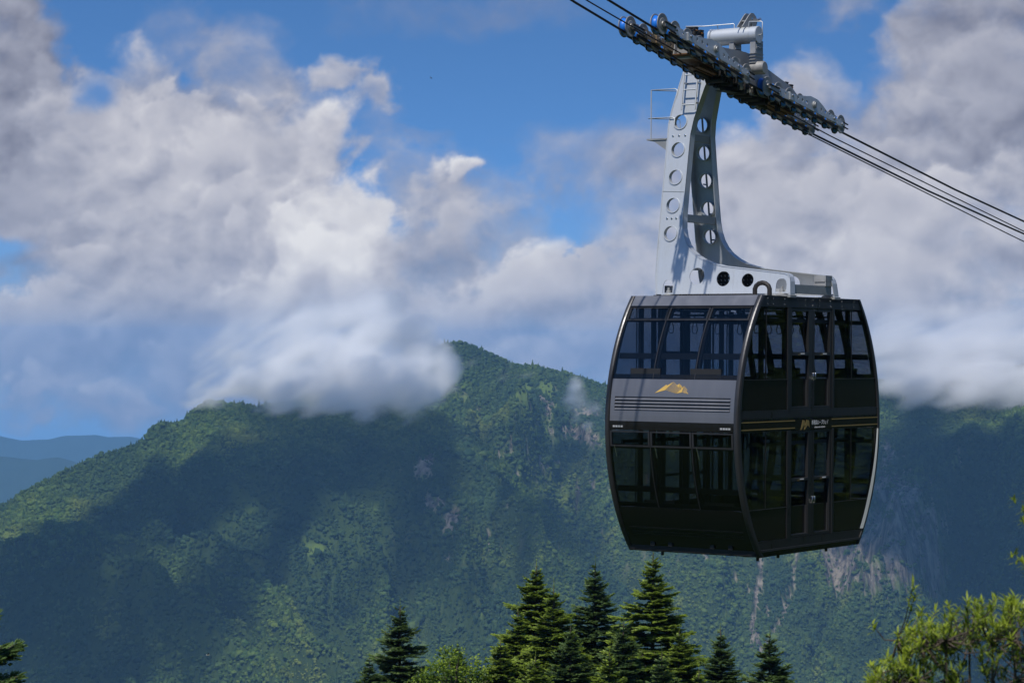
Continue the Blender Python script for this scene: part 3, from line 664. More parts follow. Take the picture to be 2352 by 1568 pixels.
M['brown'] = mat_simple('brown_primer', (.13, .062, .028), .6, 0, .3, .3, 4.)
M['iron'] = mat_simple('dark_iron', (.03, .028, .028), .55, .4, .4, .3, 8.)
M['orange'] = mat_simple('amber_label', (.5, .2, .03), .5)
def galvanised():
    m = material('galvanised_steel'); P = xobj()
    a = xnoise(P, 1.3, 7, .62); b = xnode('ShaderNodeTexVoronoi', 1, None, Vector=P, Scale=26.)
    sep = X.nt.nodes.new('ShaderNodeSeparateColor'); X.nt.links.new(b.s, sep.inputs[0])
    st = xnoise(xmap(P, (6, 6, .5)), 1.4, 6, .6)
    f = a*.55 + X(sep.outputs[0])*.05 + st*.40
    c = xmix(xstep(f, .3, .72), (.47, .50, .54), (.60, .63, .67))
    c = xmix(xstep(xnoise(P, 2.2, 6, .7), .66, .82)*.30, c, (.22, .18, .14))
    c = xmix(xstep(xnoise(xmap(P, (9, 9, .45)), 1.2, 5, .6), .60, .80)*.38, c, (.20, .205, .21))
    surf(pbsdf(c, xstep(f, .3, .7, .55, .36), .45, .5)); return m
M['galv'] = galvanised()
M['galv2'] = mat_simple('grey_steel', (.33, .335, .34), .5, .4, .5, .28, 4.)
M['disc'] = mat_simple('sheave_steel', (.34, .33, .315), .5, .5, .5, .30, 7.)
def tinted(name, col, gl=1.52):
    m = material(name)
    tr = xnode('ShaderNodeBsdfTransparent', 0, None, Color=(*col, 1)); g = xnode('ShaderNodeBsdfGlossy', 0, None, Color=(.80, .80, .78, 1), Roughness=.015)
    geo = X.nt.nodes.new('ShaderNodeNewGeometry')
    dt = X.nt.nodes.new('ShaderNodeVectorMath'); dt.operation = 'DOT_PRODUCT'; X.nt.links.new(geo.outputs['Normal'], dt.inputs[0]); X.nt.links.new(geo.outputs['Incoming'], dt.inputs[1])
    fr = (1.0-X.m('ABSOLUTE', X(dt.outputs['Value'])))**5.0*.96+.04      # both faces of the thin pane mirror alike
    mx = X.nt.nodes.new('ShaderNodeMixShader'); X.nt.links.new(fr.s, mx.inputs[0]); X.nt.links.new(tr.s, mx.inputs[1]); X.nt.links.new(g.s, mx.inputs[2]); surf(mx.outputs[0]); return m
M['glass'] = tinted('tinted_glass', (.575, .60, .635)); M['glass2'] = tinted('dark_tinted_glass', (.57, .58, .60))

# ---------------------------------------------------------------- the cable car; local x along the rope (away), y across (away from the doors), z up
W = 3.286; XM = 2.36
CARB = Vector((XM, W/2, -4.47))
def to_world(v): return Vector((CX, CY, 0)) + AX*v.x + AY*v.y + Vector((0, 0, v.z))
root = bpy.data.objects.new('cable_car', None); root.empty_display_size = .5
link(root, label='black double-deck cable car with gold mountain emblem, hanging from grey arm', category='cable car')
root.location = to_world(CARB); root.rotation_euler = (0, 0, math.atan2(AX.y, AX.x))
MB.base = CARB
def prof(z): return 3.21-math.sqrt(4.26**2-(z+1.585)**2)
def px_(z, off, end):             # x of the barrel face; off is outward
    return prof(z)-off if end == 0 else 2*XM-prof(z)+off
def zsteps(z0, z1): n = max(2, int(abs(z1-z0)/.09)+1); return [z0+(z1-z0)*i/(n-1) for i in range(n)]
def shell(mb, y0, y1, z0, z1, o0, o1, end):
    """curved slab following the barrel; o1 is outside"""
    zs = zsteps(z0, z1); vs = []
    for z in zs:
        for o in (o0, o1):
            for y in (y0, y1): vs.append((px_(z, o, end), y, z))
    fs = [(0, 1, 3, 2)]; k = 4
    for i in range(len(zs)-1):
        a = i*k; b = a+k
        fs += [(a+2, a+3, b+3, b+2), (a+0, b+0, b+1, a+1), (a+0, a+2, b+2, b+0), (a+1, b+1, b+3, a+3)]
    e = (len(zs)-1)*k; fs.append((e, e+2, e+3, e+1))
    mb.add(vs, fs); return mb
Y0, Y1 = .105, W-.105
# --- roof and floors
b = MB().use(M['roof'])
b.box(.14, 2*XM-.14, .04, W-.04, 1.13, 1.205); b.use(M['satin']).box(.05, 2*XM-.05, .0, .045, 1.14, 1.235).box(.05, 2*XM-.05, W-.045, W, 1.14, 1.235)
b.use(M['dark']).box(.2, 2*XM-.2, .05, W-.05, 1.02, 1.127); roof = b.build('roof', root)
b = MB()
for (x, y, w) in ((.5, .5, 2.4), (.42, 1.0, 1.6)):
    b.tube([(x, .35+y*.1, 1.25), (x+.03, 1.2, 1.255), (x, 2.2, 1.245), (x+.06, 3.0, 1.25)], .016, 6)
for i in range(26): b.box(.36, .44, .5+i*.07, .53+i*.07, 1.22, 1.275)
b.build('cable_tray', roof, M['iron'])
MB().box(prof(-1.4)+.04, 2*XM-prof(-1.4)-.04, .06, W-.06, -1.50, -1.36).build('upper_floor', root, M['dark'])
b = MB().use(M['satin']).box(prof(-4.2)+.05, 2*XM-prof(-4.2)-.05, .05, W-.05, -4.37, -4.25)
b.use(M['iron'])
for y in (.5, 2.8): b.box(.25, 2*XM-.25, y-.08, y+.08, -4.43, -4.372)
for x in (1.54, 3.87, .6): b.tube([(x, .4, -4.37), (x, .4, -4.53)], .035, 8).tube([(x, 2.8, -4.37), (x, 2.8, -4.53)], .035, 8)
b.build('underframe', root)
# --- corner frames: bent tubes
for end in (0, 1):
    for ya, yb in ((-.02, Y0), (Y1, W+.02)):
        mb = MB(); zs = zsteps(1.235, -4.40); n = len(zs); vs = []
        sec = [(-.10, 0), (-.02, 0), (.028, .018), (.04, .045), (.04, yb-ya-.045), (.028, yb-ya-.018), (-.02, yb-ya), (-.10, yb-ya)]
        for z in zs:
            for (o, y) in sec: vs.append((px_(z, o, end), ya+y, z))
        k = len(sec); fs = [(i*k+j, i*k+(j+1) % k, (i+1)*k+(j+1) % k, (i+1)*k+j) for i in range(n-1) for j in range(k)]
        fs += [tuple(range(k)), tuple((n-1)*k+j for j in range(k))]
        mb.add(vs, fs); mb.build('corner_frame', root, M['frame'])
# --- the two ends
YD = (Y0, 1.125, 2.16, Y1)
for end in (0, 1):
    shell(MB(), Y0, Y1, 1.012, 1.235, -.05, .012, end).build('top_strip', root, M['graphite'])
    mb = shell(MB(), Y0, Y1, .985, 1.009, -.05, .03, end); mb.build('drip_rail', root, M['black'])
    for deck, (za, zb, zc, vent0, vent1) in enumerate(((.983, .69, -.59, .955, .715), (-1.70, -2.06, -3.382, -1.75, -2.03))):
        for i in range(3):
            ya, yb = YD[i], YD[i+1]
            g = MB(); shell(g, ya+.004, yb-.004, zb-.006, zc+.002, -.022, 0., end)
            wn = g.build('end_window', root, M['glass'] if deck == 0 else M['glass2'])
            # opening vent above, with its frame
            fr = MB(); sy = .06; o = .012
            for (q0, q1, r0, r1) in ((ya+.01, yb-.01, vent0+.03, vent0), (ya+.01, yb-.01, vent1, vent1-.03), (ya+.01, ya+.05, vent0, vent1), (yb-.05, yb-.01, vent0, vent1)):
                shell(fr, q0, q1, r0, r1, -.04, o, end)
            fo = fr.build('vent_frame', root, M['frame'] if deck else M['satin'])
            vg = MB(); shell(vg, ya+.05, yb-.05, vent0-.002, vent1+.002, -.02, -.004, end); vg.build('pane', fo, M['glass'] if deck == 0 else M['glass2'])
            if deck: MB().bar((px_(-2.05, .02, end), yb-.12, -2.04), (px_(-2.28, .03, end), yb-.17, -2.28), .012).build('stay', fo, M['chrome'])
        for y in YD[1:3]:       # slim bright joints between the panes
            shell(MB(), y-.008, y+.008, zb, zc, -.03, .006, end).build('window_joint', root, M['frame'])
        shell(MB(), Y0, Y1, zb+.012, zb-.004, -.045, .004, end).build('window_rail', root, M['satin'])
        shell(MB(), Y0, Y1, zc+.10, zc+.004, -.07, -.026, end).build('inner_sill', root, M['dark'])
        # posts seen through the glass
        shell(MB(), Y0, Y1, zb+.05, zb-.04, -.10, -.045, end).build('inner_rail', root, M['dark'])
        for y in ((YD[1], YD[2]) if end == 0 else (.62, YD[1], 1.64, YD[2], 2.72)): shell(MB(), y-(.06 if end == 0 else .075), y+(.06 if end == 0 else .075), za, zc, -.14, -.05, end).build('inner_post', root, M['dark'])
    # panel with louvres
    mb = MB().use(M['graphite']); shell(mb, Y0, Y1, -.592, -.975, -.05, .0, end); shell(mb, Y0, Y1, -1.27, -1.508, -.05, 0., end)
    shell(mb, Y0, .20, -.975, -1.27, -.05, 0., end); shell(mb, 3.075, Y1, -.975, -1.27, -.05, 0., end); shell(mb, .20, 3.075, -.975, -1.27, -.07, -.045, end)
    pn = mb.build('end_panel', root)
    for i in range(4):
        z = -.99-i*.072; vs = []
        lv = MB(); e = []
        for zz, oo in ((z-.004, -.028), (z-.034, .004), (z-.050, .016), (z-.058, .004), (z-.050, -.034)):
            for y in (.205, 3.07): e.append((px_(zz, oo, end), y, zz))
        lv.add(e, [(0, 1, 3, 2), (2, 3, 5, 4), (4, 5, 7, 6), (6, 7, 9, 8), (8, 9, 1, 0), (0, 2, 4, 6, 8), (1, 9, 7, 5, 3)]); lv.build('louvre', pn, M['graphite'])
    shell(MB(), Y0, Y1, -1.512, -1.70, -.05, .004, end).build('lamp_band', root, M['black'])
    for ys in (.175, 2.845):
        lm = MB().use(M['rubber']); shell(lm, ys-.02, ys+.275, -1.60, -1.65, 0., .008, end); lm.use(M['lens'])
        for i in range(4): shell(lm, ys+i*.066, ys+i*.066+.048, -1.605, -1.645, .002, .016, end)
        lm.build('lamp_row', root)
    mb = MB().use(M['black']); shell(mb, Y0, Y1, -3.386, -4.40, -.05, 0., end)
    mb.build('lower_end_panel', root)
    gr = MB(); shell(gr, .215, 3.05, -3.838, -3.862, -.0, .016, end)
    for i in range(2): shell(gr, .24, 3.02, -3.93-i*.06, -3.94-i*.06, 0., .006, end)
    gr.build('trim_strip', root, M['frame'])
# emblem of three peaks on the near panel
def emblem(mb, f, mat):
    """drawn in a 378 x 150 box (x right, y up)"""
    mb.use(mat)
    def poly(pts): mb.plate([(p[0], p[1]) for p in pts], [], f, 0, 1)
    poly([(0, 8), (120, 110), (124, 98), (133, 102), (190, 141), (110, 44)])
    poly([(228, 98), (256, 120), (262, 78), (245, 92)])
    poly([(240, 8), (312, 96), (292, 20)])
    for i in range(9):          # hatched shaded sides
        t = i/8; a = (190-75*t, 141-92*t); b = (290-50*t, 50-42*t)
        if i in (0,): b = (268, 66)
        dx, dy = b[0]-a[0], b[1]-a[1]; L = math.hypot(dx, dy); nx, ny = -dy/L*1.5, dx/L*1.5
        poly([(a[0]+nx, a[1]+ny), (b[0]+nx, b[1]+ny), (b[0]-nx, b[1]-ny), (a[0]-nx, a[1]-ny)])
    for i in range(4):
        a = (258+2*i, 120-10*i); b = (292-2*i, 84-8*i); poly([(a[0], a[1]), (b[0]+2, b[1]+2), (b[0], b[1]-2), (a[0], a[1]-5)])
    for i in range(5):
        a = (312-3*i, 94-15*i); b = (378-16*i, 0+4*i) if i else (350, 46); poly([(a[0], a[1]), (b[0]+2, b[1]+2), (b[0]-2, b[1]-2), (a[0], a[1]-5)])
    return mb
e0 = emblem(MB(), lambda u, v, t: Vector((px_(-.905+v/378*.865*1.0*.80, .001+.004*t, 0), 2.076-u/378*.865, -.905+v/378*.865*.80)), M['gold'])
e0.build('emblem', root)
# --- door sides
def side(sy, near):
    """sy: y of the outer skin, s: inward direction"""
    s = 1 if near else -1
    def Y(a, c): return (sy+s*a, sy+s*c) if s > 0 else (sy+s*c, sy+s*a)
    def qbox(mb, x0, x1, z0, z1, a, c): y = Y(a, c); return mb.box(x0, x1, y[0], y[1], z0, z1)
    def barrel(mb, xa, xb, z0, z1, a, c):
        """slab whose one end follows the barrel (xa or xb None)"""
        zs = zsteps(z0, z1); y = Y(a, c); vs = []
        for z in zs:
            l = prof(z)+.06 if xa is None else xa; r = 2*XM-prof(z)-.06 if xb is None else xb
            for yy in y: vs += [(l, yy, z), (r, yy, z)]
        fs = [(0, 1, 3, 2)]
        for i in range(len(zs)-1):
            p, q = i*4, i*4+4; fs += [(p, q, q+1, p+1), (p+2, p+3, q+3, q+2), (p, p+2, q+2, q), (p+1, q+1, q+3, p+3)]
        e = (len(zs)-1)*4; fs.append((e, e+2, e+3, e+1)); return mb.add(vs, fs)
    rv = barrel(MB().use(M['satin']), None, None, 1.215, .992, 0, .05); rv.use(M['chrome'])
    for x in (.25, .5, 1.0, 1.04, 1.6, 2.0, 2.36, 2.7, 3.2, 3.24, 3.8, 4.4):
        for z in (1.165, 1.045):
            c = prof(z)+.1
            if c < x < 2*XM-c: rv.lathe((x, sy, z), (0, -s, 0), [(0, .011), (.006, .010), (.009, .0)], 8)
    rv.build('top_band', root)
    MB().box(.3, 2*XM-.3, *Y(.02, .06), .965, .99).build('drip_rail', root, M['black'])
    decks = ((.962, -.585, -1.245, .036, -.10), (-1.72, -3.37, -4.05, -2.74, -2.86))
    for dk, (zt, zm, zb, bt, bb) in enumerate(decks):
        gm = M['glass'] if dk == 0 else M['glass2']
        for xa, xb in ((None, 1.163), (3.413, None)):
            barrel(MB(), xa, xb, zt, zm+.003, .012, .03).build('side_window', root, gm)
            barrel(MB(), xa, xb, zm, zb, .010, .045).build('side_panel', root, M['black'])
            qbox(MB(), xa if xa else prof(zm)+.09, xb if xb else 2*XM-prof(zm)-.09, zm-.006, zm+.006, -.004, .01).build('panel_trim', root, M['frame'])
        qbox(MB(), .20, .212, zm, zt, .004, .03).build('window_joint', root, M['satin'])
        for xi in ((.05, 4.20) if near else (.20, .75, 3.85, 4.31)): qbox(MB(), xi, xi+.14, zm, zt, .06, .12).build('inner_post', root, M['dark'])
        qbox(MB(), -.3 if dk == 0 else -.5, 5.1, zt-.30, zt-.22, .06, .10).build('inner_rail', root, M['dark'])
        qbox(MB(), 4.31, 4.322, zm, zt, .004, .03).build('window_joint', root, M['satin'])
        for xa, xb in ((1.165, 1.322), (3.322, 3.411)):
            qbox(MB(), xa, xb, zb-.01, zt+.02, -.012, .10).build('door_post', root, M['satin'])
        # double door
        for i, (xa, xb) in enumerate(((1.33, 2.375), (2.388, 3.316))):
            dr = MB().use(M['satin']); fw = .058
            in0, in1 = (xa+fw, xb-.105-(0)) if i == 0 else (xa+.085, xb-.06)
            in0 = xa+fw if i == 0 else xa+.075; in1 = xb-.20 if i == 0 else xb-.09
            qbox(dr, xa, in0, zb+.0, zt, .004, .085); qbox(dr, in1, xb, zb+.0, zt, .004, .085)
            qbox(dr, in0, in1, zt-.045, zt, .006, .085); qbox(dr, in0, in1, zb, zb+.05, .006, .085)
            dr.use(M['frame']); qbox(dr, in0, in1, zb+.051, zb+.062, .02, .086)
            qbox(dr, in1-.028, in1-.001, zb+.063, zm-.01, .03, .086)
            dr.use(M['black']); qbox(dr, in0, in1-.03, zb+.063, zm, .07, .09)
            d = dr.build('door', root)
            qbox(MB(), in0, in1, zm+.002, zt-.046, .074, .088).build('door_glass', d, gm)
            bar_ = MB().use(M['satin']); qbox(bar_, in0, in1, bb+.04, bt-.035, .0, .072)
            bar_.use(M['frame']); qbox(bar_, in0, in1, bt-.034, bt-.02, .0, .072)
            if near:
                zc_ = (bb+bt)/2+.003; lg = bar_.use(M['dimgold'])
                for k in range(2): x0 = in0+.27+k*.055; lg.add([(x0, -.003, zc_-.024), (x0+.05, -.003, zc_-.024), (x0+.05, -.003, zc_+.022)], [(0, 1, 2)])
                lg.use(M['white'])
                for k in range(9): lg.box(in0+.40+k*.021, in0+.40+k*.021+.015, -.004, -.0005, zc_-.004, zc_+.020)
            bar_.build('cross_bar', d)
            hx = xb-.05 if i == 0 else xa+.05
            hb = MB(); zh = bb-.42 if dk == 0 else bb-.40
            hy = -s*.035+sy
            hb.tube([(hx, sy, zh+.07), (hx, hy, zh+.07), (hx, hy, zh-.07), (hx, sy, zh-.07)], .009, 6); hb.build('handle', d, M['chrome'])
        if dk == 0:
            mb = MB().use(M['satin']); barrel(mb, None, None, -1.247, -1.42, -.004, .05); mb.build('deck_band', root)
        else:
            mb = MB().use(M['satin']); barrel(mb, None, None, -4.062, -4.24, -.004, .05); mb.use(M['frame']); barrel(mb, None, None, -4.242, -4.285, -.03, .05); mb.use(M['black']); barrel(mb, None, None, -4.287, -4.40, .0, .05)
            mb.build('sill_band', root)
    # sign band with piping, stripes, emblem and name
    sb_ = barrel(MB().use(M['black']), None, None, -1.462, -1.715, -.002, .05)
    if near:
        sb_.use(M['dimgold'])
        for z in (-1.492, -1.652):
            sb_.box(prof(z)+.10, 1.53, -.006, -.003, z-.012, z+.012); sb_.box(3.32, 2*XM-prof(z)-.10, -.006, -.003, z-.012, z+.012)
        for a, b_ in ((0, .20), (.16, .40)):
            sb_.plate([(1.80+a, -1.70), (1.80+a+.045, -1.70), (1.80+(a+b_)/2+.06, -1.60), (1.80+b_+.03, -1.66), (1.80+b_, -1.50), (1.80+(a+b_)/2, -1.485)], [], lambda u, v, t: Vector((u, -.003-.003*t, v)), 0, 1)
    sb_.build('sign_band', root)
    pp = MB().use(M['iron']); qbox(pp, prof(-1.44)+.1, 2*XM-prof(-1.44)-.1, -1.455, -1.425, .015, .05)
    pp.use(M['chrome']); rng = random.Random(5); x = prof(-1.44)+.14
    while x < 2*XM-prof(-1.44)-.14:
        if not 1.45 < x < 3.3 or rng.random() < .25: qbox(pp, x, x+.028, -1.452, -1.426, .0, .02)
        x += rng.choice((.09, .12, .17))
    pp.build('service_rail', root)
side(0., True); side(W, False)
def lettering(txt, x0, zc_, h, width, name, mat, y=-.004):
    cu = bpy.data.curves.new(name, 'FONT'); cu.body = txt; cu.size = h; cu.extrude = .001; cu.resolution_u = 3
    o = bpy.data.objects.new('tmp_text', cu); COL.objects.link(o)
    dg = bpy.context.evaluated_depsgraph_get(); me = bpy.data.meshes.new_from_object(o.evaluated_get(dg)); COL.objects.unlink(o)
    xs = [v.co.x for v in me.vertices] or [0, 1]; ys = [v.co.y for v in me.vertices] or [0, 1]; k = width/(max(xs)-min(xs)); ky = h/(max(ys)-min(ys))
    for v in me.vertices: v.co = Vector((x0+(v.co.x-min(xs))*k, y-v.co.z, zc_+(v.co.y-min(ys))*ky))-MB.base
    me.materials.clear(); me.materials.append(mat); me.name = name
    return link(bpy.data.objects.new(name, me), root)
lettering('新穂高ロープウェイ', 2.335, -1.60, .105, .80, 'name_lettering', M['white'])
lettering('SHINHOTAKA ROPEWAY', 2.47, -1.675, .032, .52, 'small_lettering', M['white'])
# pale strip on the far door-side corner frame, standing in for its sunlit return
rt = MB(); zs = zsteps(-1.75, -4.04); vs = []
for i, z in enumerate(zs):
    k = i/(len(zs)-1); w = .01+.10*min(1, k*1.4)
    xx = 2*XM-prof(z)-.115; vs += [(xx-w, -.006, z), (xx, -.035, z), (xx+.01, -.035, z), (xx+.01, .0, z)]
rt.add(vs, [(4*i+j, 4*i+(j+1) % 4, 4*i+4+(j+1) % 4, 4*i+4+j) for i in range(len(zs)-1) for j in range(4)]); rt.build('frame_return', root, M['alu'])
# --- inside: benches, rails, straps, poles
for zf, zc_ in ((-1.36, 1.02), (-4.25, -1.50)):
    for end in (0, 1):
        x = px_(zf+.4, -.12, end); d = 1 if end == 0 else -1
        for y0, y1 in ((.5, 1.25), (2.0, 2.75)):
            be = MB().use(M['seat']); be.box(min(x, x+d*.4), max(x, x+d*.4), y0, y1, zf+.42, zf+.5)
            be.box(min(x-d*.02, x+d*.04), max(x-d*.02, x+d*.04), y0, y1, zf+.5, zf+1.0); be.box(min(x+d*.1, x+d*.3), max(x+d*.1, x+d*.3), y0+.1, y0+.2, zf, zf+.42); be.box(min(x+d*.1, x+d*.3), max(x+d*.1, x+d*.3), y1-.2, y1-.1, zf, zf+.42)
            be.build('bench', root)
        rl = MB().tube([(px_(zf+1.28, -.16, end), .2, zf+1.28), (px_(zf+1.28, -.16, end), W-.2, zf+1.28)], .022, 8)
        shell(rl, .12, W-.12, zf+1.33, zf+1.20, -.12, -.09, end); rl.build('handrail', root, M['dark'])
    hr = MB()
    for y in (.7, W-.7): hr.tube([(.3, y, zc_-.2), (2*XM-.3, y, zc_-.2)], .018, 8)
    for x in (.8, 1.9, 2.9, 4.0): hr.tube([(x, .7, zc_-.2), (x, W-.7, zc_-.2)], .016, 8)
    hr.build('ceiling_rail', root, M['dark'])
    for x in (.9, 2.36, 3.8):
        for y in (.75, W-.75): MB().tube([(x, y, zf), (x, y, zc_)], .024, 8).build('pole', root, M['dark'])
    for x in (.55, 1.05, 1.6, 2.1, 2.65, 3.2, 3.7, 4.2):
        for y in (.7, W-.7):
            MB().tube([(x, y, zc_-.2), (x, y-.07, zc_-.52), (x, y-.04, zc_-.60), (x, y+.04, zc_-.60), (x, y+.07, zc_-.52), (x, y, zc_-.2)], .011, 5).build('hand_strap', root, M['dark'])
# ---------------------------------------------------------------- hanger: two holed legs that lean together
ZL = 1.27
def legx(z, far):
    dx = .163*(min(z, 6.6)-ZL); return 1.2+dx if not far else 3.53-dx
outer = [(3.38, 1.30), (3.44, 1.75), (3.455, 2.3), (3.455, 5.22), (3.40, 5.55), (3.29, 6.0), (3.19, 6.40), (3.02, 6.72)]
inner = [(2.30, 6.72), (2.42, 6.40), (2.58, 6.02), (2.70, 5.62), (2.79, 5.30), (2.845, 4.95), (2.85, 4.5), (2.855, 3.6), (2.85, 3.05), (2.825, 2.80), (2.77, 2.60), (2.68, 2.43), (2.56, 2.29), (2.40, 2.17), (2.22, 2.075), (2.0, 2.0), (1.70, 1.93), (.267, 1.765), (.14, 1.748), (.06, 1.72), (.01, 1.66), (-.02, 1.56), (-.045, 1.30)]
HOLES = [(3.14, 5.25, .165), (3.14, 4.61, .165), (3.14, 3.975, .165), (3.14, 3.33, .165), (3.14, 2.685, .165), (2.35, 1.70, .19), (1.67, 1.635, .17), (1.05, 1.595, .15)]
def arch(yc, w=.13): return [(yc-w, 1.33), (yc+w, 1.33), (yc+w, 1.50), (yc+w*.8, 1.58), (yc+w*.4, 1.62), (yc-w*.4, 1.62), (yc-w*.8, 1.58), (yc-w, 1.50)]
def hanger_leg(far):
    s = -1 if far else 1                      # flanges point between the legs
    mb = MB().use(M['galv'])
    f = lambda u, v, t: Vector((legx(v, far)+s*t, u, v))
    mb.plate(outer+inner, [circle(*h) for h in HOLES]+[arch(3.08), arch(.20)], f, 0, .022)
    dep = .21
    ol = [(3.38, 1.27)]+outer; il = inner+[(-.045, 1.27)]
    for loop, sg in ((ol, 1), (il, 1)):
        for (a, b) in zip(loop[:-1], loop[1:]):
            d = Vector((b[0]-a[0], b[1]-a[1])); L = d.length; n = Vector((-d.y, d.x))/L*.018      # inward of the outline
            q = [(a[0], a[1]), (b[0], b[1]), (b[0]+n.x, b[1]+n.y), (a[0]+n.x, a[1]+n.y)]
            mb.add([f(u, v, t) for t in (-.012, dep) for (u, v) in q], [(0, 1, 2, 3), (7, 6, 5, 4), (0, 4, 5, 1), (1, 5, 6, 2), (2, 6, 7, 3), (3, 7, 4, 0)])
    mb.use(M['chrome'])
    for z, ys in ((4.93, (2.98, 3.14, 3.30)), (3.03, (3.02, 3.14, 3.26))):
        for y in ys: mb.lathe(f(y, z, 0), (-s, 0, 0), [(0, .022), (.02, .02), (.026, 0)], 8)
    leg = mb.build('hanger_leg', root, label='shaded far leg of the hanger' if far else 'sunlit near leg of the hanger')
    rg = MB()
    for (y, z, r) in HOLES[:5]:
        x = legx(z, far); c = circle(y, z, r+.014); c2 = circle(y, z, r-.002)
        rg.plate(c, [c2], f, -.02, .10)
    rg.build('hole_collar', leg, M['galv'])
    for zz in (3.63,): leg_seam = MB(); leg_seam.bar(f(2.86, zz, -.003), f(3.45, zz+.03, -.003), .012, .012, up=(1, 0, 0)); leg_seam.build('weld_seam', leg, M['alu'])
    # foot mounts
    for y in (3.08, .20):
        fm = MB().use(M['galv2']); x = legx(1.3, far)
        fm.lathe((x+s*.06, y, 1.25), (0, 0, 1), [(0, .0), (0, .13), (.035, .135), (.045, .10), (.075, .06), (.13, .055), (.14, .03), (.20, .028), (.20, 0)], 20)
        fm.build('foot_mount', leg)
    bs = MB(); x = legx(1.27, far)
    for y0, y1 in ((-.07, .36), (2.9, 3.42)): bs.box(min(x-s*.05, x+s*.24), max(x-s*.05, x+s*.24), y0, y1, 1.207, 1.262)
    bs.box(min(x-s*.02, x+s*.2), max(x-s*.02, x+s*.2), .36, 2.9, 1.235, 1.262); bs.build('foot_plate', leg, M['galv2'])
    return leg
L0 = hanger_leg(False); L1 = hanger_leg(True)
for z, h in ((4.89, .15), (3.04, .17)):
    MB().box(legx(z, 0)+.02, legx(z, 1)-.02, 2.87, 3.02, z-h/2, z+h/2).build('cross_beam', root, M['galv2'])
MB().box(legx(2.05, 0)+.02, legx(2.05, 1)-.02, 3.25, 3.40, 1.9, 2.05).build('cross_beam', root, M['galv2'])
eb = MB().box(1.42, 3.30, .02, .12, 1.30, 1.50); eb.build('end_beam', root, M['galv2'])
MB().box(1.42, 3.30, 3.18, 3.28, 1.30, 1.50).build('end_beam', root, M['galv2'])
gs = MB()
for x in (3.00, 3.20): gs.box(x, x+.02, .0, .30, 1.51, 1.74)
gs.box(2.98, 3.30, .0, .02, 1.50, 1.74); gs.box(2.98, 3.30, 0, .28, 1.60, 1.615); gs.build('gusset', root, M['galv2'])
# checker grating seen through the round holes
gt = MB().use(M['rubber']); gt.box(1.50, 1.51, .75, 2.02, 1.32, 1.80); gt.use(M['chrome'])
for i in range(13):
    for j in range(4):
        if (i+j) % 1 == 0: c = Vector((1.49, .80+i*.095, 1.42+j*.095)); gt.add([c+Vector((0, -.02, -.014)), c+Vector((0, .0, .022)), c+Vector((0, .02, .014)), c+Vector((0, 0, -.022))], [(0, 1, 2, 3)])
gt.build('tread_plate', root)
# lifting eye / vent hood on the roof
MB().tube([(.62, .52, 1.15), (.62, .52, 1.38), (.62, .49, 1.45), (.62, .42, 1.50), (.62, .34, 1.515), (.62, .26, 1.50), (.62, .19, 1.45), (.62, .16, 1.38), (.62, .16, 1.15)], .052, 12).build('roof_pipe', root, M['iron'])
# ladders
ld = MB(); 
def lad(mb, far, ya, yb, z0, z1, off, r=.022, step=.345):
    for y in (ya, yb): mb.tube([(legx(z0, far)+off, y, z0), (legx(z1, far)+off, y, z1)], r, 8)
    z = z0+.12
    while z < z1: x = legx(z, far)+off; mb.tube([(x, ya, z), (x, yb, z)], r*.75, 8); z += step
    for z in (z0+.15, (z0+z1)/2, z1-.2):
        for y in (ya, yb): x = legx(z, far); mb.bar((x, y, z), (x+off, y, z), .03)
lad(ld, 0, 3.06, 2.70, 5.50, 6.75, -.15); ld.build('ladder', L0, M['galv'])
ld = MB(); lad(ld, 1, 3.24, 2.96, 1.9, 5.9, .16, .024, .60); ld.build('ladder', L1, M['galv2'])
# platform with rails at the side of the legs
pl = MB().use(M['galv2']); x0 = legx(4.87, 0)-.02; x1 = legx(4.87, 1)
pl.box(x0, x0+.42, 3.47, 3.99, 4.85, 4.885); pl.plate([(3.47, 4.60), (3.47, 4.85), (3.85, 4.85)], [], lambda u, v, t: Vector((x0+.02+t, u, v)), 0, .015)
pl = pl.build('platform', root)
rl = MB()
for z in (6.02, 5.36):
    x = legx(z, 0); rl.tube([(x-.03, 3.30, z-.28), (x-.04, 3.28, z-.03), (x-.04, 3.34, z), (x-.05, 3.97, z+.0), (x+.52, 3.47, z), (x+.52, 3.45, z-.30)], .012, 8)
x = legx(5.4, 0); rl.tube([(x-.06, 3.90, 6.0), (x-.06, 3.90, 4.88)], .014, 8); rl.build('railing', pl, M['galv'])

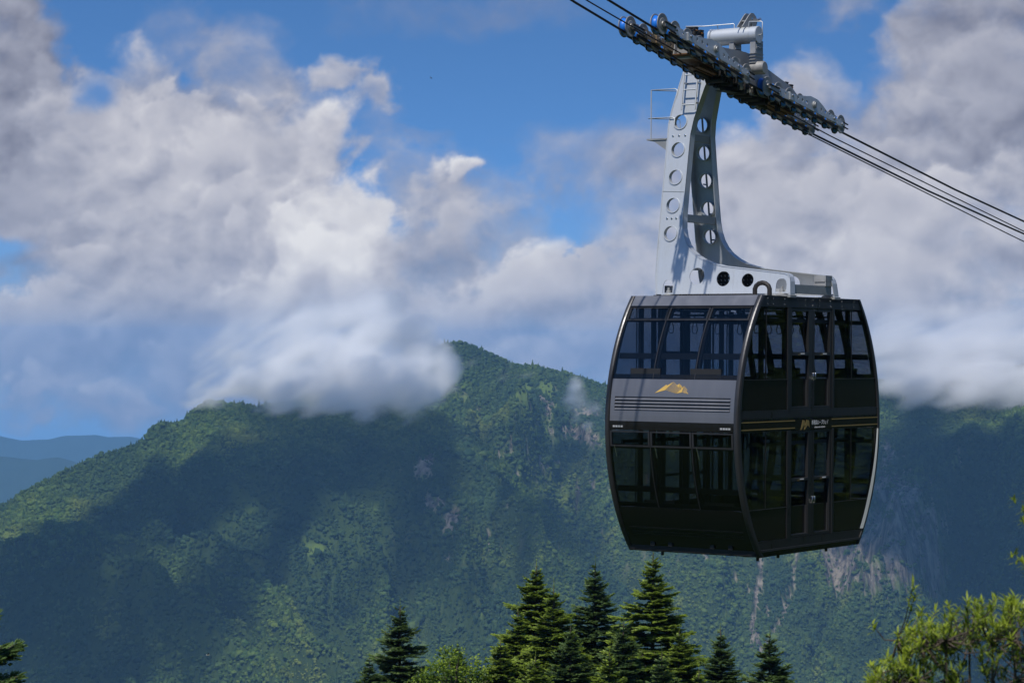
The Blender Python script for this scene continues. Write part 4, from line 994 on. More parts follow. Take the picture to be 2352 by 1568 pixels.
# ---------------------------------------------------------------- carriage
NY, FY, HY = 1.53, 2.32, 1.925
def rope_z(x):      # centre of the track ropes
    xs = [-70, -40, -20, -10, -3.9, -1.95, 1.87, 2.86, 6.97, 13.5, 20.1, 40, 80, 150]
    zs = [26.4, 16.0, 11.2, 8.62, 7.205, 6.815, 6.105, 5.93, 5.300, 4.33, 3.47, 1.30, -2.0, -6.5]
    return float(np.interp(x, xs, zs))
WZ = .155
def wheel_z(x):
    if x < 2.36: return 6.939+(x+1.832)*-.187
    return 6.061+(x-2.859)*-.1515
wx_ = [-1.832+.5285*i for i in range(8)]+[2.859+.5305*i for i in range(8)]
wproto = None
def make_wheel(x, y):
    global wproto
    z = wheel_z(x)
    if wproto is None:
        b0 = MB.base; c = Vector((0, 0, 0)); MB.base = c
        mb = MB().use(M['disc'])
        for s in (-1, 1): mb.lathe(c, (0, s, 0), [(.070, .15), (.078, .226), (.092, .226), (.096, .216), (.090, .13), (.098, .12), (.100, .06), (.125, .055), (.125, 0)], 32)
        w_ = mb.build('wheel', root)
        t = MB().use(M['blue']); t.lathe(c, (0, 1, 0), [(-.070, .195), (-.045, .172), (0, .160), (.045, .172), (.070, .195)], 32)
        t_ = t.build('tyre', w_); MB.base = b0; wproto = (w_, t_)
        w_.location = Vector((x, y, z))-CARB; return w_
    w_ = wproto[0].copy(); COL.objects.link(w_); w_.parent = root; w_.location = Vector((x, y, z))-CARB
    t_ = wproto[1].copy(); COL.objects.link(t_); t_.parent = w_
    w_.rotation_euler = (0, random.Random(int(x*100+y*10)).uniform(0, 6), 0)
for y in (NY, FY):
    for x in wx_: make_wheel(x, y)
def long_beam(x0, x1, yc, mat):
    """side plates of one half row: rockers at both ends and an arched beam with a pivot"""
    xc = (x0+x1)/2; base = [wheel_z(x0), wheel_z(x1)]; sl = (base[1]-base[0])/(x1-x0)
    zl = lambda x: base[0]+(x-x0)*sl
    for side_ in (-1, 1):
        yy = yc+side_*.145
        f = lambda u, v, t: Vector((u, yy+side_*t, zl(u)+v))
        mb = MB().use(mat)
        a, b = x0+.90, x1-.45
        m_ = (a+b)/2+.02
        out = [(a, -.085), (b, -.085), (b+.02, .0), (b-.05, .055), (b-.5, .075), (m_+.45, .16), (m_+.18, .235), (m_-.18, .235), (m_-.45, .17), (a+.25, .085), (a, .07)]
        hs = [circle(m_+dx, .03+(.05 if abs(dx) < .35 else .015)*1, .042, 14) for dx in (-.82, -.60, -.38, .36, .58, .80)]
        mb.plate(out, hs, f, .03, .055)
        mb.box(a, a+.03, yy-.05, yy+.055, zl(a)-.08, zl(a)+.09)
        bm_ = mb.build('carriage_beam', root)
        pv = MB().use(M['galv2']); c = f(m_, .075, .055)
        pv.lathe(c, (0, side_, 0), [(0, .085), (.03, .085), (.035, .06), (.05, .055), (.05, 0)], 20)
        pv.use(M['chrome'])
        for (u, v) in ((a+.12, .03), (b-.12, .0)): pv.lathe(f(u, v, .055), (0, side_, 0), [(0, .035), (.03, .033), (.035, 0)], 8)
        pv.build('pivot_pin', bm_)
        for (p, q, ext) in ((x0, x0+1.08, -.06), (x1-.62, x1, .22)):
            rk = MB().use(mat if side_ < 0 else M['galv2'])
            lo, hi = (p-.06, q) if ext < 0 else (p, q+.16)
            # open channel over the end wheel, solid cheek further in
            if ext < 0:
                rk.plate([(x0+.42, -.10), (q, -.10), (q, .05), (x0+.48, .085), (x0+.42, .06)], [circle(x0+.72, 0, .032, 12)], f, 0., .022)
                rk.use(M['iron'])
                rk.add([f(u, v, t) for t in (0, .03) for (u, v) in ((x0-.02, .03), (x0+.44, .04), (x0+.44, .065), (x0-.02, .052))], [(0, 1, 2, 3), (7, 6, 5, 4), (0, 4, 5, 1), (1, 5, 6, 2), (2, 6, 7, 3), (3, 7, 4, 0)])
                rk.add([f(u, v, t) for t in (0, .03) for (u, v) in ((x0-.02, -.075), (x0+.44, -.095), (x0+.44, -.07), (x0-.02, -.052))], [(0, 1, 2, 3), (7, 6, 5, 4), (0, 4, 5, 1), (1, 5, 6, 2), (2, 6, 7, 3), (3, 7, 4, 0)])
                rk.use(M['galv2']).plate([(x0-.0, -.05), (x0+.44, -.07), (x0+.44, .04), (x0, .03)], [], f, -.005, .01)
                rk.use(M['chrome']).lathe(f(x0+.46, -.0, .022), (0, side_, 0), [(0, .03), (.03, .028), (.034, 0)], 8)
            else:
                rk.plate([(p, -.09), (x1-.02, -.085), (x1-.02, .045), (p, .055)], [circle(p+.25, -.015, .032, 12)], f, 0., .022)
                rk.use(M['iron'])
                for v0, v1 in ((.03, .052), (-.075, -.053)):
                    rk.add([f(u, v, t) for t in (0, .035) for (u, v) in ((x1-.04, v0), (x1+.22, v0-.01), (x1+.22, v1-.01), (x1-.04, v1))], [(0, 1, 2, 3), (7, 6, 5, 4), (0, 4, 5, 1), (1, 5, 6, 2), (2, 6, 7, 3), (3, 7, 4, 0)])
                rk.use(M['chrome']).lathe(f(x1-.1, -.02, .022), (0, side_, 0), [(0, .03), (.03, .028), (.034, 0)], 8)
            rk.build('rocker', root)
    # inner frame under the wheels, in shade
    tr = MB().use(M['iron'])
    for x in [x0+.26+i*.53 for i in range(7)]: tr.tube([(x, yc, zl(x)-.14), (x+.01, yc, zl(x)-.27)], .018, 6)
    tr.bar((x0+.2, yc+.115, zl(x0+.2)-.13), (x1-.2, yc+.115, zl(x1-.2)-.13), .02, .06); tr.bar((x0+.2, yc-.115, zl(x0+.2)-.13), (x1-.2, yc-.115, zl(x1-.2)-.13), .02, .06)
    tr.build('guard_bar', root)
for yc in (NY, FY):
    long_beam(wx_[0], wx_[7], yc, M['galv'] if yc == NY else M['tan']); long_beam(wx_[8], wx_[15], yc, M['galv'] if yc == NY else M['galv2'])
gb = [(-.25, 6.50), (.20, 6.40), (2.36, 6.10), (4.9, 5.66), (5.15, 5.68), (5.25, 5.86), (4.6, 6.22), (3.3, 6.55), (2.75, 6.76), (2.36, 6.80), (1.7, 6.80), (.8, 6.80), (.1, 6.80), (-.2, 6.72)]
for y0 in (1.74, 2.09):
    MB().use(M['galv2']).plate(gb, [], lambda u, v, t, y0=y0: Vector((u, y0+t, v)), 0, .022).build('girder_plate', root)
gd = MB().use(M['brown'])
for (a, b_) in zip(gb[:4], gb[1:5]):
    gd.add([(a[0], 1.73, a[1]-.012), (b_[0], 1.73, b_[1]-.012), (b_[0], 2.125, b_[1]-.012), (a[0], 2.125, a[1]-.012), (a[0], 1.73, a[1]+.01), (b_[0], 1.73, b_[1]+.01), (b_[0], 2.125, b_[1]+.01), (a[0], 2.125, a[1]+.01)], [(0, 1, 2, 3), (7, 6, 5, 4), (0, 4, 5, 1), (1, 5, 6, 2), (2, 6, 7, 3), (3, 7, 4, 0)])
for x0, x1, z0, z1 in ((.3, 2.2, 6.33, 6.08), (2.6, 4.8, 5.98, 5.62)): gd.bar((x0, 1.83, z0-.04), (x1, 1.83, z1-.04+.03), .12, .05).bar((x0, 2.02, z0-.04), (x1, 2.02, z1-.04+.03), .12, .05)
gd.build('girder_underside', root)
MB().use(M['galv2']).box(-.12, .24, 1.765, 2.085, 6.42, 6.70).build('girder_head', root)
# rope grip and brake gear slung below the girder
gg = MB().use(M['iron']); rng = random.Random(11)
zb = lambda x: 6.10+(x-2.36)*-.166
gg.box(1.5, 3.4, 1.80, 2.05, zb(1.5)-.38, zb(3.4)-.06)
for i in range(26):
    x = rng.uniform(.9, 3.9); y = rng.choice((1.70, 1.78, 2.06, 2.12)); s = rng.uniform(.05, .12); gg.box(x, x+s*1.4, y-.05, y+.05, zb(x)-.10-rng.uniform(.02, .20), zb(x)-.03)
for i in range(7): x = 1.3+i*.33; gg.lathe((x, 1.70, zb(x)-.20), (0, 1, 0), [(0, 0), (0, .07), (.45, .07), (.45, 0)], 10)
gg.tube([(.6, 2.05, zb(.6)-.16), (3.9, 2.05, zb(3.9)-.16)], .045, 8)
gg.use(M['disc']); gg.lathe((2.05, 1.78, zb(2.05)-.12), (1, 0, -.17), [(0, 0), (0, .05), (.05, .075), (.45, .075), (.5, .05), (.5, 0)], 14)
gg.box(2.5, 3.3, 1.69, 1.72, zb(2.9)-.17, zb(2.9)-.05)
gr = gg.use(M['disc'])
for i in range(9): x = 2.4+i*.16; gr.lathe((x, 1.685, zb(x)-.06), (0, -1, 0), [(0, .022), (.02, .02), (.025, 0)], 8)
gg.build('rope_grip', root)
# hanger head: arm from the legs to the pivot, and the pivot pins
hh = MB().use(M['galv2'])
hh.box(2.10, 2.62, 2.20, 3.05, 6.44, 6.74); hh.plate([(3.05, 6.74), (2.2, 6.74), (1.80, 6.62), (1.80, 6.34), (2.45, 6.30), (3.05, 6.35)], [], lambda u, v, t: Vector((2.08+t, u, v)), 0, .03); hh.plate([(3.05, 6.74), (2.2, 6.74), (1.80, 6.62), (1.80, 6.34), (2.45, 6.30), (3.05, 6.35)], [], lambda u, v, t: Vector((2.61+t, u, v)), 0, .03)
hh.build('hanger_head', root)
MB().use(M['disc']).lathe((2.42, 1.60, 6.43), (0, -1, 0), [(0, 0), (0, .15), (.30, .15), (.325, .13), (.325, 0)], 26).build('main_pin', root)
MB().use(M['disc']).lathe((1.95, 1.72, 6.50), (0, -1, 0), [(0, 0), (0, .11), (.03, .12), (.05, 0)], 22).build('main_pin', root)
# damper cylinder on its posts
dc = MB().use(M['galv']); dc.lathe((2.42, 1.43, 7.185), (0, 1, 0), [(0, 0), (0, .186), (.008, .195), (.02, .192), (1.16, .192), (1.18, .15), (1.20, .20), (1.24, .20), (1.25, 0)], 40)
dcy = dc.build('damper_cylinder', root)
lg = MB().use(M['galv2'])
for y in (1.72, 1.85):
    lo = [(2.15, 7.36), (2.20, 7.40), (2.46, 7.64), (2.56, 7.71), (2.68, 7.72), (2.80, 7.66), (2.86, 7.56), (2.84, 7.48), (2.72, 7.36)]
    lg.plate(lo, [circle(2.64, 7.60, .035, 12), circle(2.58, 7.44, .045, 12)], lambda u, v, t, y=y: Vector((u, y+t, v)), 0, .022)
lg.box(2.36, 2.38, 1.742, 1.85, 7.50, 7.53); lg.use(M['iron']).box(2.66, 2.80, 1.74, 1.86, 7.38, 7.56)
lg.use(M['chrome']).lathe((2.80, 1.90, 7.58), (0, -1, 0), [(0, 0), (0, .03), (.26, .03), (.27, .045), (.30, .045), (.30, 0)], 12); lg.build('lifting_lug', dcy)
rl = MB(); rl.tube([(2.42, 1.43, 7.18), (2.42, 1.36, 7.19), (2.40, 1.34, 7.22), (2.40, 1.34, 7.46), (2.40, 1.37, 7.48), (2.30, 1.62, 7.48), (2.30, 1.64, 7.38)], .012, 6)
rl.tube([(2.38, 2.05, 7.37), (2.38, 2.05, 7.45), (2.38, 2.07, 7.47), (2.2, 2.75, 7.44), (1.9, 3.05, 7.42)], .012, 6); rl.tube([(2.34, 2.45, 7.36), (2.30, 2.45, 7.455)], .009, 6); rl.build('hand_rail', dcy, M['galv'])
for (y0, y1, z0) in ((1.46, 1.60, 6.50), (2.02, 2.14, 6.70)):
    ps = MB().use(M['galv2']); ps.box(2.30, 2.66, y0, y1, z0, 7.06)
    for k in range(4): ps.box(2.27, 2.69, y0-.01, y1+.01, z0+.04+k*.14*(7-z0)/.5*.5, z0+.05+k*.14*(7-z0)/.5*.5)
    ps.box(2.33, 2.63, y0-.012, y0, 6.86, 7.04); ps.use(M['chrome'])
    for i in range(4):
        for j in range(2): ps.lathe((2.37+i*.075, y0-.012, 6.90+j*.09), (0, -1, 0), [(0, .016), (.014, .014), (.018, 0)], 8)
    ps.build('damper_post', root)
# clusters of dark switch gear on the beams
def cluster(xc, y, zc_, n):
    mb = MB(); r = random.Random(int(xc*10))
    mb.use(M['iron'])
    for i in range(n):
        x = xc+i*.24; z = zc_-.04*i
        for dx in (-.09, .09):
            for dy in (-.09, .09): mb.bar((x+dx, y+dy, z-.02), (x+dx*.8, y+dy*.9, z+.26), .028)
        for dz in (.02, .12, .22):
            for dy in (-.09, .09): mb.bar((x-.10, y+dy, z+dz), (x+.10, y+dy, z+dz), .022)
            for dx in (-.09, .09): mb.bar((x+dx, y-.1, z+dz), (x+dx, y+.1, z+dz), .022)
        mb.box(x-.07, x+.07, y-.12, y+.12, z+.25, z+.285)
        for k in range(5): mb.box(x-.1+r.random()*.16, x-.05+r.random()*.16, y-.11, y-.07, z+r.random()*.2, z+.05+r.random()*.2)
        mb.use(M['orange']).box(x-.05, x+.03, y-.125, y-.12, z+.20, z+.225); mb.use(M['chrome']).box(x-.03, x+.02, y-.12, y-.10, z+.06, z+.1); mb.use(M['iron'])
    mb.box(xc-.15, xc+.24*(n-1)+.15, y-.14, y+.14, zc_-.10, zc_-.04)
    return mb.build('switch_gear', root)
cluster(.30, 1.95, 6.86, 2); cluster(4.55, 1.95, 6.06, 2)

# ---------------------------------------------------------------- ropes
def rope(name, y, r, fz, x0, x1, label, cat, n=120, group=None):
    mb = MB(); xs = sorted(set([x0+(x1-x0)*i/n for i in range(n+1)]+[q for q in (-3.9, -1.95, 1.87, 2.86, 6.97) if x0 < q < x1]))
    mb.tube([to_world(Vector((x, y, fz(x)))) for x in xs], r, 8); o = mb.build(name, None, M['rope'], rel=False); o['label'] = label; o['category'] = cat
    if group: o['group'] = group
rope('track_rope', NY, .027, rope_z, -68, 140, 'thick dark track rope, uppermost of the ropes, through the near wheel row', 'rope', group='ropes of the cableway')
rope('track_rope', FY, .027, rope_z, -68, 140, 'thick dark track rope running under the far row of wheels', 'rope', group='ropes of the cableway')
hz = lambda x: float(np.interp(x, [-70, -20, -4.1, -2.67, 6.77, 15.3, 20, 60, 150], [26.0, 11.1, 7.202, 6.932, 5.297, 4.051, 3.37, -1.6, -9.]))
rope('haul_rope', HY, .016, lambda x: min(hz(x), 99), -68, -.2, 'thin dark haul rope between the track ropes, rising up left from the carriage', 'rope', group='ropes of the cableway')
rope('haul_rope', HY, .016, hz, 4.9, 140, 'thin dark haul rope leaving the carriage down right, below the uppermost rope', 'rope', group='ropes of the cableway')
h2 = lambda x: float(np.interp(x, [5, 10.8, 19.14, 60, 150], [5.43, 4.553, 3.285, -2.3, -10.5]))
rope('haul_rope', 2.10, .016, h2, 5.0, 140, 'thin dark haul rope, lowest of all the ropes at the right edge', 'rope', group='ropes of the cableway')
# ---------------------------------------------------------------- trees close to the viewer
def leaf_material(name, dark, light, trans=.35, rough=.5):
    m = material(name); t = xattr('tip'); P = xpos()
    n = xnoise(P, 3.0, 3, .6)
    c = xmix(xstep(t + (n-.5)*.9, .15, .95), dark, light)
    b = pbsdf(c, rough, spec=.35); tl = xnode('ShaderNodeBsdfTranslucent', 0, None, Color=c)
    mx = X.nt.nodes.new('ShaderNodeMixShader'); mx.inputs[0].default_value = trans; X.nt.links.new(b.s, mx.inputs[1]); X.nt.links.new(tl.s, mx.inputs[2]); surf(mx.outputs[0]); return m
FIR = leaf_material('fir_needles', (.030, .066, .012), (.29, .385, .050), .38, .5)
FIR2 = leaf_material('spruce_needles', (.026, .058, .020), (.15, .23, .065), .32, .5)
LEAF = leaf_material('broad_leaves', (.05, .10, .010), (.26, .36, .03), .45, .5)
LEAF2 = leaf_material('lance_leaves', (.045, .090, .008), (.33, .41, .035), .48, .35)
def bark():
    m = material('bark'); P = xobj(); n = xnoise(xmap(P, (6, 6, 1)), 3, 6, .6)
    surf(pbsdf(xmix(n, (.03, .022, .017), (.14, .11, .09)), .9, Normal=xbump(n, .6, .03))); return m
BARK = bark()
def fir_mesh(seed, H, slope, Rm, detail_top, mat, bend=0., gap=.30):
    rng = np.random.default_rng(seed); Q = []; T = []; br = []
    B = []
    def blade(p, d, L, w, up, t): B.append((p[0], p[1], p[2], d[0], d[1], d[2], L, w, t))
    zt = 0.
    up = np.array([0, 0, 1.])
    # leader
    for k in range(10):
        a = rng.uniform(0, 6.28); blade(np.array([0, 0, -.05-k*.06]), np.array([math.cos(a)*.5, math.sin(a)*.5, .85]), .14, .018, up, .8)
    for k in range(7): blade(np.array([0, 0, .0+k*.04]), np.array([.15*math.cos(k*2.4), .15*math.sin(k*2.4), 1.]), .10, .012, up, .9)
    t = .22
    while t < H*.97:
        fine = t < detail_top
        nb = 3 if fine else 5
        L0 = min(slope*max(t-.12, 0)*(1-.012*t)+.07, Rm)*rng.uniform(.82, 1.12)
        ph = rng.uniform(0, 6.28)
        for b in range(nb):
            az = ph+b/nb*6.28+rng.normal(0, .22); L = L0*rng.uniform(.6, 1.18)
            if rng.random() < .06: L *= .5
            dirh = np.array([math.cos(az), math.sin(az), 0]); sd = np.array([-math.sin(az), math.cos(az), 0])
            rise = rng.uniform(.10, .42)*(1-.35*min(t/6, 1)) - .22*min(t/7, 1); z0 = -t+rng.uniform(-.12, .12)
            cx_ = bend*(t)
            def pt(s): return np.array([cx_, 0, z0]) + dirh*L*s + up*(L*(rise*s - .34*s*s*min(1, t/3) + .22*s**3))
            br.append([pt(s) for s in (0, .35, .7, .95)]+[.012+.012*L])
            step = .075 if fine else .24
            s = .08 if L < .5 else .16
            while s < 1:
                p = pt(s); tw = (1-s)**.75*L*.52+.10; tw = min(tw, .62)
                fwd = pt(min(s+.05, 1.05))-pt(s); fwd /= np.linalg.norm(fwd)
                for sg in (-1, 1):
                    d = fwd*rng.uniform(.55, .85)+sd*sg*rng.uniform(.6, .95)+up*rng.uniform(-.18, .16); d /= np.linalg.norm(d); l = tw*rng.uniform(.65, 1.15)
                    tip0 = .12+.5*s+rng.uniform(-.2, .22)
                    if l > .2 and fine:
                        n = int(l/.058)
                        sdd = np.array([d[1], -d[0], 0.])
                        for k in range(n):
                            u = (k+.6)/n; pp = p+d*l*u
                            for g in (-1, 1):
                                dd = d*.75+sdd*g*.7; dd[2] += rng.uniform(-.16, .26); dd /= math.sqrt(dd[0]**2+dd[1]**2+dd[2]**2)
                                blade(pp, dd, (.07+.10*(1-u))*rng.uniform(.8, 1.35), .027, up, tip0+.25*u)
                        blade(p, d, l*1.05, .034, up, tip0)
                    else: blade(p, d, l, .03 if fine else .09, up, tip0)
                s += step/max(L, .3)
            d = pt(1.0)-pt(.9); d /= np.linalg.norm(d)
            for k in range(3): blade(pt(.96), d+sd*(k-1)*.45, .14, .02, up, .95)
        t += gap*(1+.05*t)*(rng.uniform(.75, 1.2))*(.44+.25*math.sin(t*9.)**2) if fine else .7
    B = np.array(B); P_, D_, L_, W_, T_ = B[:, :3], B[:, 3:6], B[:, 6:7], B[:, 7:8], B[:, 8]
    D_ = D_/np.linalg.norm(D_, axis=1, keepdims=True); S_ = np.stack([D_[:, 1], -D_[:, 0], D_[:, 0]*0], 1); S_ /= np.maximum(np.linalg.norm(S_, axis=1, keepdims=True), 1e-6); N_ = np.cross(S_, D_)
    tl = rng.uniform(-.5, .5, (len(B), 1)); S_, N_ = S_*np.cos(tl)+N_*np.sin(tl), N_*np.cos(tl)-S_*np.sin(tl)
    q = P_+D_*L_*.5; A1 = np.stack([P_, q+S_*W_, P_+D_*L_, q-S_*W_], 1)
    q = P_+D_*L_*.42+N_*W_*.2; A2 = np.stack([P_, q+N_*W_*.7+S_*W_*.3, P_+D_*L_*.93+N_*W_*.25, q-N_*W_*.45-S_*W_*.3], 1)
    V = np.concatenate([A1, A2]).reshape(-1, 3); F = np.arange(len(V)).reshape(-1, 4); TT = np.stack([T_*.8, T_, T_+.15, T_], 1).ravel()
    me = np_mesh('fir_crown', V, F, mat, False, {'tip': np.concatenate([TT, TT])})
    tm = MB(); 
    tm.tube([(bend*0, 0, .05), (bend*1, 0, -1), (bend*3, 0, -3), (bend*8, 0, -8), (bend*8, 0, -H)], [.012, .035, .07, .13, .20], 8)
    for b in br: tm.tube([tuple(p) for p in b[:4]], [b[4], b[4]*.8, b[4]*.5, .004], 4, cap=False)
    return me, tm
def plant(name, x, y, D, me, tm_me, crown='crown', trunk='trunk', rot=0., scale=1., **props):
    a, e = tan_of(x, y); top = Vector((float(a)*D, D, float(e)*D))
    H = props.pop('H'); g = bpy.data.objects.new(name, None); link(g, **props); g.location = top-Vector((0, 0, H*scale)); g.rotation_euler = (0, 0, rot); g.scale = (scale,)*3
    for n, m in ((crown, me), (trunk, tm_me)):
        o = bpy.data.objects.new(n, m); link(o, g); o.location = (0, 0, H)
    return g
def trunk_mesh(tm):
    o = tm.build('trunk', None, BARK, rel=False); me = o.data; bpy.data.objects.remove(o); return me
FV = []
for seed, H, sl_, Rm, dt, mt, gp in ((1, 16., .56, 3.3, 6.6, FIR, .135), (2, 16., .52, 2.9, 6.6, FIR2, .145), (3, 15., .64, 3.4, 6.2, FIR, .13), (4, 14., .56, 2.6, 4.0, FIR2, .15)):
    me, tm = fir_mesh(seed, H, sl_, Rm, dt, mt, gap=gp); FV.append((me, trunk_mesh(tm), H)); print('fir', len(me.polygons))
FIRS = [  # tip x, y, distance, kind, scale, turn, label
    (919, 1393, 84, 3, 1.00, .3, 'slim dark fir standing alone, leftmost of the pointed firs in the row'),
    (848, 1512, 82, 3, .8, 1.3, 'low fir top at the bottom edge just left of the lone slim fir'),
    (968, 1530, 83, 1, .7, 2.2, 'small fir top at the bottom edge between the lone fir and the yellow-green tree'),
    (1051, 1480, 95, 1, .7, 4.0, 'thin fir tip poking out above the yellow-green leafy tree'),
    (1232, 1302, 88, 2, 1.0, .5, 'broad tall fir, tallest of the two joined at the left of the main clump'),
    (1150, 1470, 80, 0, .8, 2.5, 'lower fir shoulder at the left foot of the broad tall fir'),
    (1272, 1347, 82, 0, .95, 1.9, 'bright green fir pressed against the right side of the broad tall fir'),
    (1367, 1296, 90, 1, 1.08, 3.3, 'blue-green fir with ragged long branches, middle of the main clump'),
    (1310, 1440, 78, 1, .8, 5.3, 'short fir in the gap below the ragged middle fir'),
    (1500, 1272, 86, 0, 1.05, 4.1, 'tallest bright fir, its tip reaching the bottom edge of the cabin'),
    (1432, 1432, 79, 3, .9, .9, 'short fir leaning on the left side of the tallest fir'),
    (1560, 1450, 82, 2, .75, 2.9, 'short fir at the right foot of the tallest fir'),
    (1655, 1447, 84, 1, .9, 1.1, 'small dark fir standing apart just right of the tallest fir'),
    (1768, 1456, 86, 3, 1.0, 5.0, 'rightmost small fir of the row, below the pale gully'),
    (1190, 1400, 84, 0, .9, 5.5, 'fir with its top against the left edge of the broad tall fir'),
    (1400, 1500, 75, 0, .8, 3.7, 'low bushy fir in front, between the ragged fir and the tallest fir'),
    (1230, 1510, 74, 2, .8, 1.7, 'low bushy fir in front, below the bright green fir'),
    (1520, 1500, 74, 1, .8, 2.4, 'low blue-green fir in front of the tallest fir'),
    (1605, 1540, 76, 0, .7, .2, 'fir top just showing between the small dark fir and the tallest fir')]
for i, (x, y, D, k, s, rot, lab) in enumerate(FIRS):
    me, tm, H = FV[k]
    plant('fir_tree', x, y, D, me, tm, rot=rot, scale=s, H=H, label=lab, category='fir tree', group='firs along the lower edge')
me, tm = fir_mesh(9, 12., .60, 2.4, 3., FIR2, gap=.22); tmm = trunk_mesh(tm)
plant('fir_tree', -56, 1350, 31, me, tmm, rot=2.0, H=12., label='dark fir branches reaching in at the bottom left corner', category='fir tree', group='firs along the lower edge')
# --- leafy trees
def leafy(name, x, y, D, rx, rz, n_cl, per, leaf, mat, seed, lab, cat, ground):
    rng = np.random.default_rng(seed); a, e = tan_of(x, y); c = np.array([float(a)*D, D, float(e)*D])
    Q = []; T = []; cl = []
    for k in range(n_cl):
        v = rng.normal(size=3); v /= np.linalg.norm(v); r = rng.uniform(.45, 1)**.5
        cl.append(v*np.array([rx, rx*.8, rz])*r*(1+.18*math.sin(v[0]*7+seed)+.15*math.sin(v[1]*9)))
    for p in cl:
        cr = rng.uniform(.18, .42)*rx/2.2
        for j in range(per):
            q = p+rng.normal(size=3)*cr*np.array([1, 1, .6]); d = rng.normal(size=3); d[2] = abs(d[2])*.4+.1; d /= np.linalg.norm(d); w = rng.normal(size=3); w -= d*w.dot(d); w /= np.linalg.norm(w)
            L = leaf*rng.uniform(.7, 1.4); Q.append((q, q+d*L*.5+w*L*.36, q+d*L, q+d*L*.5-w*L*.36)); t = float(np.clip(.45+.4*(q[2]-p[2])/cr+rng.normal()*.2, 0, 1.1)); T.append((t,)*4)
    gz = -c[2]+ground
    V = np.array(Q).reshape(-1, 3)-np.array([0, 0, gz]); F = np.arange(len(V)).reshape(-1, 4)
    o = bpy.data.objects.new(name, None); link(o, label=lab, category=cat); o.location = Vector(c)+Vector((0, 0, gz))
    link(bpy.data.objects.new('crown', np_mesh('leaf_crown', V, F, mat, False, {'tip': np.array(T).ravel()})), o)
    tm = MB(); b0 = Vector((0, 0, 0)); tm.tube([(0, 0, 0), (.1, 0, -gz*.4), (0, .1, -gz)], [.16, .12, .08], 8)
    for p in cl[::4]: tm.tube([(0, .05, -gz*.75), tuple(p*.5-np.array([0, 0, gz])), tuple(p-np.array([0, 0, gz]))], [.05, .03, .008], 5, cap=False)
    tm.build('trunk', o, BARK, rel=False)
leafy('broadleaf_tree', 1042, 1590, 80, 1.35, 1.45, 150, 55, .085, LEAF, 21, 'round yellow-green leafy tree at the bottom edge between the firs', 'leafy tree', -23.)
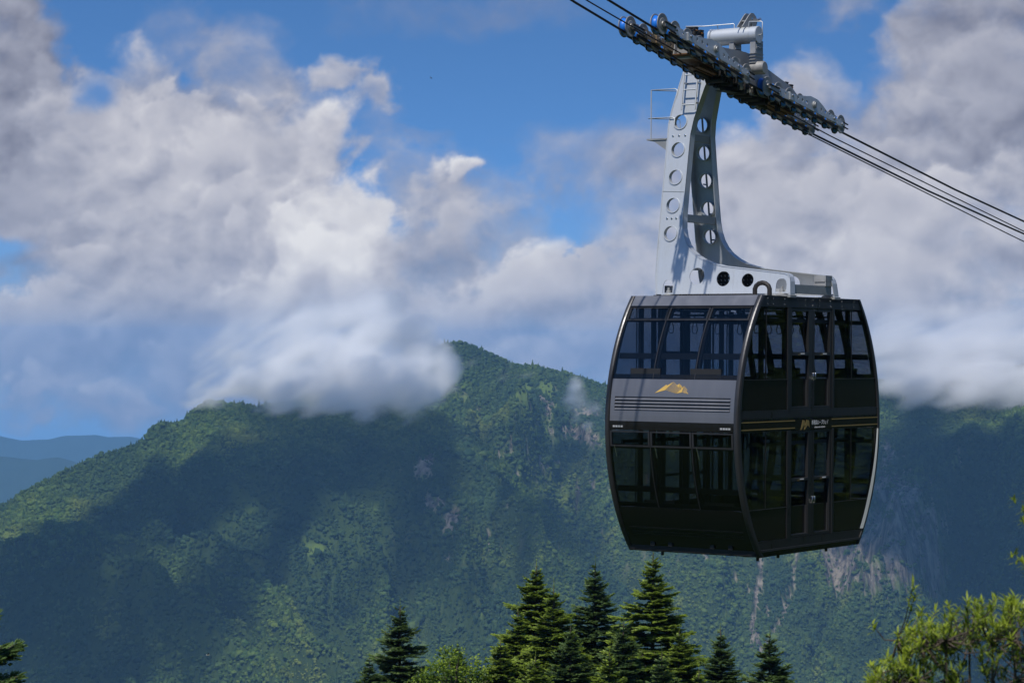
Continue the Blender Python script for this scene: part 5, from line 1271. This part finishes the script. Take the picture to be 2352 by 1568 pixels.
def lance_tree():
    """shrub of arching shoots, each ending in a rosette of narrow leaves"""
    rng = np.random.default_rng(33); D = 12.5
    def at(x, y, d): a, e = tan_of(x, y); return np.array([float(a)*d, d, float(e)*d])
    rootp = at(2260, 2150, D); rootp[2] = -4.6
    Q = []; T = []; tm = MB()
    def leafq(p, d, L, w, t):
        upv = np.array([0, 0, 1.]); sd = np.cross(d, upv); sd /= max(np.linalg.norm(sd), 1e-6); n = np.cross(sd, d)
        pts = [p]; cur = p.copy(); dd = d.copy()
        for k in range(3): cur = cur+dd*L/3; pts.append(cur.copy()); dd = dd-upv*.22; dd /= np.linalg.norm(dd)
        ws = [w*.25, w, w*.8, .0005]
        for k in range(3):
            Q.append((pts[k]-sd*ws[k], pts[k+1]-sd*ws[k+1], pts[k+1]+n*.0, pts[k]+n*0-n*.0)); T.append((t,)*4)
            Q.append((pts[k], pts[k+1], pts[k+1]+sd*ws[k+1], pts[k]+sd*ws[k])); T.append((t+.1,)*4)
    def rosette(p, axis, t, n=11, L=.056):
        axis = axis/np.linalg.norm(axis); a = rng.uniform(0, 6)
        u = np.cross(axis, [0.3, .9, .1]); u /= np.linalg.norm(u); v = np.cross(axis, u)
        for k in range(n):
            an = a+k*2.4; op = rng.uniform(.5, 1.25); d = axis*math.cos(op)+(u*math.cos(an)+v*math.sin(an))*math.sin(op)
            leafq(p-axis*rng.uniform(0, .05), d, L*rng.uniform(.7, 1.25),   .0055, t+rng.uniform(-.25, .25))
    # outline of the crown top on the raster: x -> y
    ox = [1975, 1995, 2030, 2060, 2100, 2150, 2200, 2250, 2300, 2352, 2450, 2600]; oy = [1600, 1530, 1490, 1470, 1400, 1392, 1362, 1345, 1356, 1335, 1330, 1360]
    tips = []
    for _ in range(720):
        x = rng.uniform(1990, 2620); yt = np.interp(x, ox, oy) + 44*abs(rng.normal()); y = yt + rng.exponential(70) if rng.random() < .5 else rng.uniform(yt, 1750)
        tips.append((at(x, y, D+rng.uniform(-.55, .65)), min(1., (y-yt)/120)))
    tips += [(at(2098, 1338, D), 0.), (at(2003, 1432, D+.1), 0.), (at(1998, 1525, D), 0.1), (at(1990, 1560, D), .2), (at(2062, 1452, D), 0.), (at(2102, 1362, D), 0.)]
    hubs = [at(x, y, D+rng.uniform(-.4, .4)) for x in range(2060, 2620, 55) for y in (1470, 1560, 1680)]
    H = np.array(hubs)
    for h in hubs: tm.tube([tuple(rootp), tuple((rootp*.45+h*.55)+np.array([0, 0, -.2])), tuple(h)], [.03, .014, .006], 5, cap=False)
    for p, dep in tips:
        h = H[np.argmin(((H-p)**2).sum(1)+rng.uniform(0, .03, len(H)))]
        mid = (h+p)/2+np.array([0, 0, -.04]); ax = (p-mid)+np.array([0, 0, .10]); tm.tube([tuple(h), tuple(mid), tuple(p)], [.005, .0035, .002], 4, cap=False)
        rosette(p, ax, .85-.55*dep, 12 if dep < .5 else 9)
        if rng.random() < .6: rosette(mid*.4+p*.6, ax+rng.normal(size=3)*.1, .5-.3*dep, 8)
    V = np.array(Q).reshape(-1, 3)-rootp; F = np.arange(len(V)).reshape(-1, 4)
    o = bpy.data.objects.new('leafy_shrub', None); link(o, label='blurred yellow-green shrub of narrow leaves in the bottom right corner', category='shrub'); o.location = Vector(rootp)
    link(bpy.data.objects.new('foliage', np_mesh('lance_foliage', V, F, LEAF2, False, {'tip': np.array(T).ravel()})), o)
    tm.v = [v-Vector(rootp) for v in tm.v]; tm.build('stems', o, BARK, rel=False)
    # a taller neighbour whose twigs only just reach in at the right edge
    Q.clear(); T.clear(); tm = MB(); r2 = at(2700, 2150, D+.6); r2[2] = -4.7
    for x, y in ((2346, 1150), (2350, 1172), (2352, 1290), (2348, 1275), (2380, 1110), (2390, 1180), (2400, 1240), (2420, 1300), (2440, 1150), (2480, 1220), (2500, 1100), (2520, 1300), (2370, 1215)):
        p = at(x, y, D+.6); h = at(2560, y+160, D+.6); tm.tube([tuple(r2), tuple(h), tuple((h+p)/2+np.array([0, 0, .05])), tuple(p)], [.03, .012, .006, .002], 5, cap=False)
        for k in range(3): rosette(p+rng.normal(size=3)*.03, np.array([-.5, 0, .8])+rng.normal(size=3)*.3, .55, 9)
    V = np.array(Q).reshape(-1, 3)-r2; F = np.arange(len(V)).reshape(-1, 4)
    o = bpy.data.objects.new('leafy_shrub', None); link(o, label='leaf tufts of a taller shrub touching the right edge above the corner shrub', category='shrub'); o.location = Vector(r2)
    link(bpy.data.objects.new('foliage', np_mesh('lance_foliage', V, F, LEAF2, False, {'tip': np.array(T).ravel()})), o)
    tm.v = [v-Vector(r2) for v in tm.v]; tm.build('stems', o, BARK, rel=False)
lance_tree()
# --- wooded hillsides beside and behind the viewer (mirrored in the doors and windows)
def side_woods():
    rng = np.random.default_rng(8); P = []; S = []
    n = 900; x = rng.uniform(45, 330, n); y = rng.uniform(-60, 190, n); ok = (x/np.maximum(y, 1) > .50) | (y < 1)
    x, y = x[ok], y[ok]
    x2 = rng.uniform(-170, 150, 420); y2 = rng.uniform(-230, -22, 420); x = np.concatenate([x, x2]); y = np.concatenate([y, y2])
    z = land(x, y); 
    objs = []
    for me, tm, H in FV[:2]:
        o = bpy.data.objects.new('fir_kind', me.copy()); 
        o.data.transform(Matrix.Translation((0, 0, H))); objs.append(o)
    forest('side_woods', np.stack([x, y, z], -1), rng.uniform(.6, 1.0, len(x)), objs, props={'kind': 'stuff'})
side_woods()
# --- birds
def bird(x, y, D, span, bank, flap, lab, white=False):
    a, e = tan_of(x, y); c = Vector((float(a)*D, D, float(e)*D)); o = bpy.data.objects.new('bird', None); link(o, label=lab, category='bird', group='birds in flight'); o.location = c; o.rotation_euler = (bank, 0, .5)
    s = span/2
    mb = MB(); mb.tube([(-.28*s, 0, 0), (-.16*s, 0, .01*s), (.05*s, 0, .02*s), (.22*s, 0, .0), (.34*s, 0, .01*s), (.40*s, 0, 0)], [.01*s, .06*s, .09*s, .07*s, .045*s, .006*s], 8)
    mb.add([(-.22*s, -.03*s, 0), (-.22*s, .03*s, 0), (-.55*s, .10*s, .0), (-.55*s, -.10*s, .0)], [(0, 1, 2, 3)]); mb.build('body', o, M['pale'] if white else M['plume'], rel=False)
    for g in (-1, 1):
        w = MB(); t = .004*s
        pr = [(.12, .05, 0), (.16, .45, flap*.5), (.02, .75, flap*.8), (-.16, 1.0, flap), (-.10, .62, flap*.7), (-.10, .05, 0)]
        up = [(px*s, g*py*s, pz*s) for px, py, pz in pr]; n = len(up)
        w.add(up+[(p[0], p[1], p[2]-t) for p in up], [tuple(range(n)), tuple(reversed(range(n, 2*n)))]+[(i, (i+1) % n, (i+1) % n+n, i+n) for i in range(n)]); w.build('wing', o, M['plume'], rel=False)
M['plume'] = mat_simple('dark_plumage', (.02, .018, .016), .8); M['pale'] = mat_simple('pale_plumage', (.7, .66, .55), .7)
bird(990, 180, 95, .22, .3, .55, 'tiny dark bird high in the blue gap of the sky')
bird(477, 1503, 90, .42, -.3, .25, 'dark bird with pale back flying low before the forested slope', True)
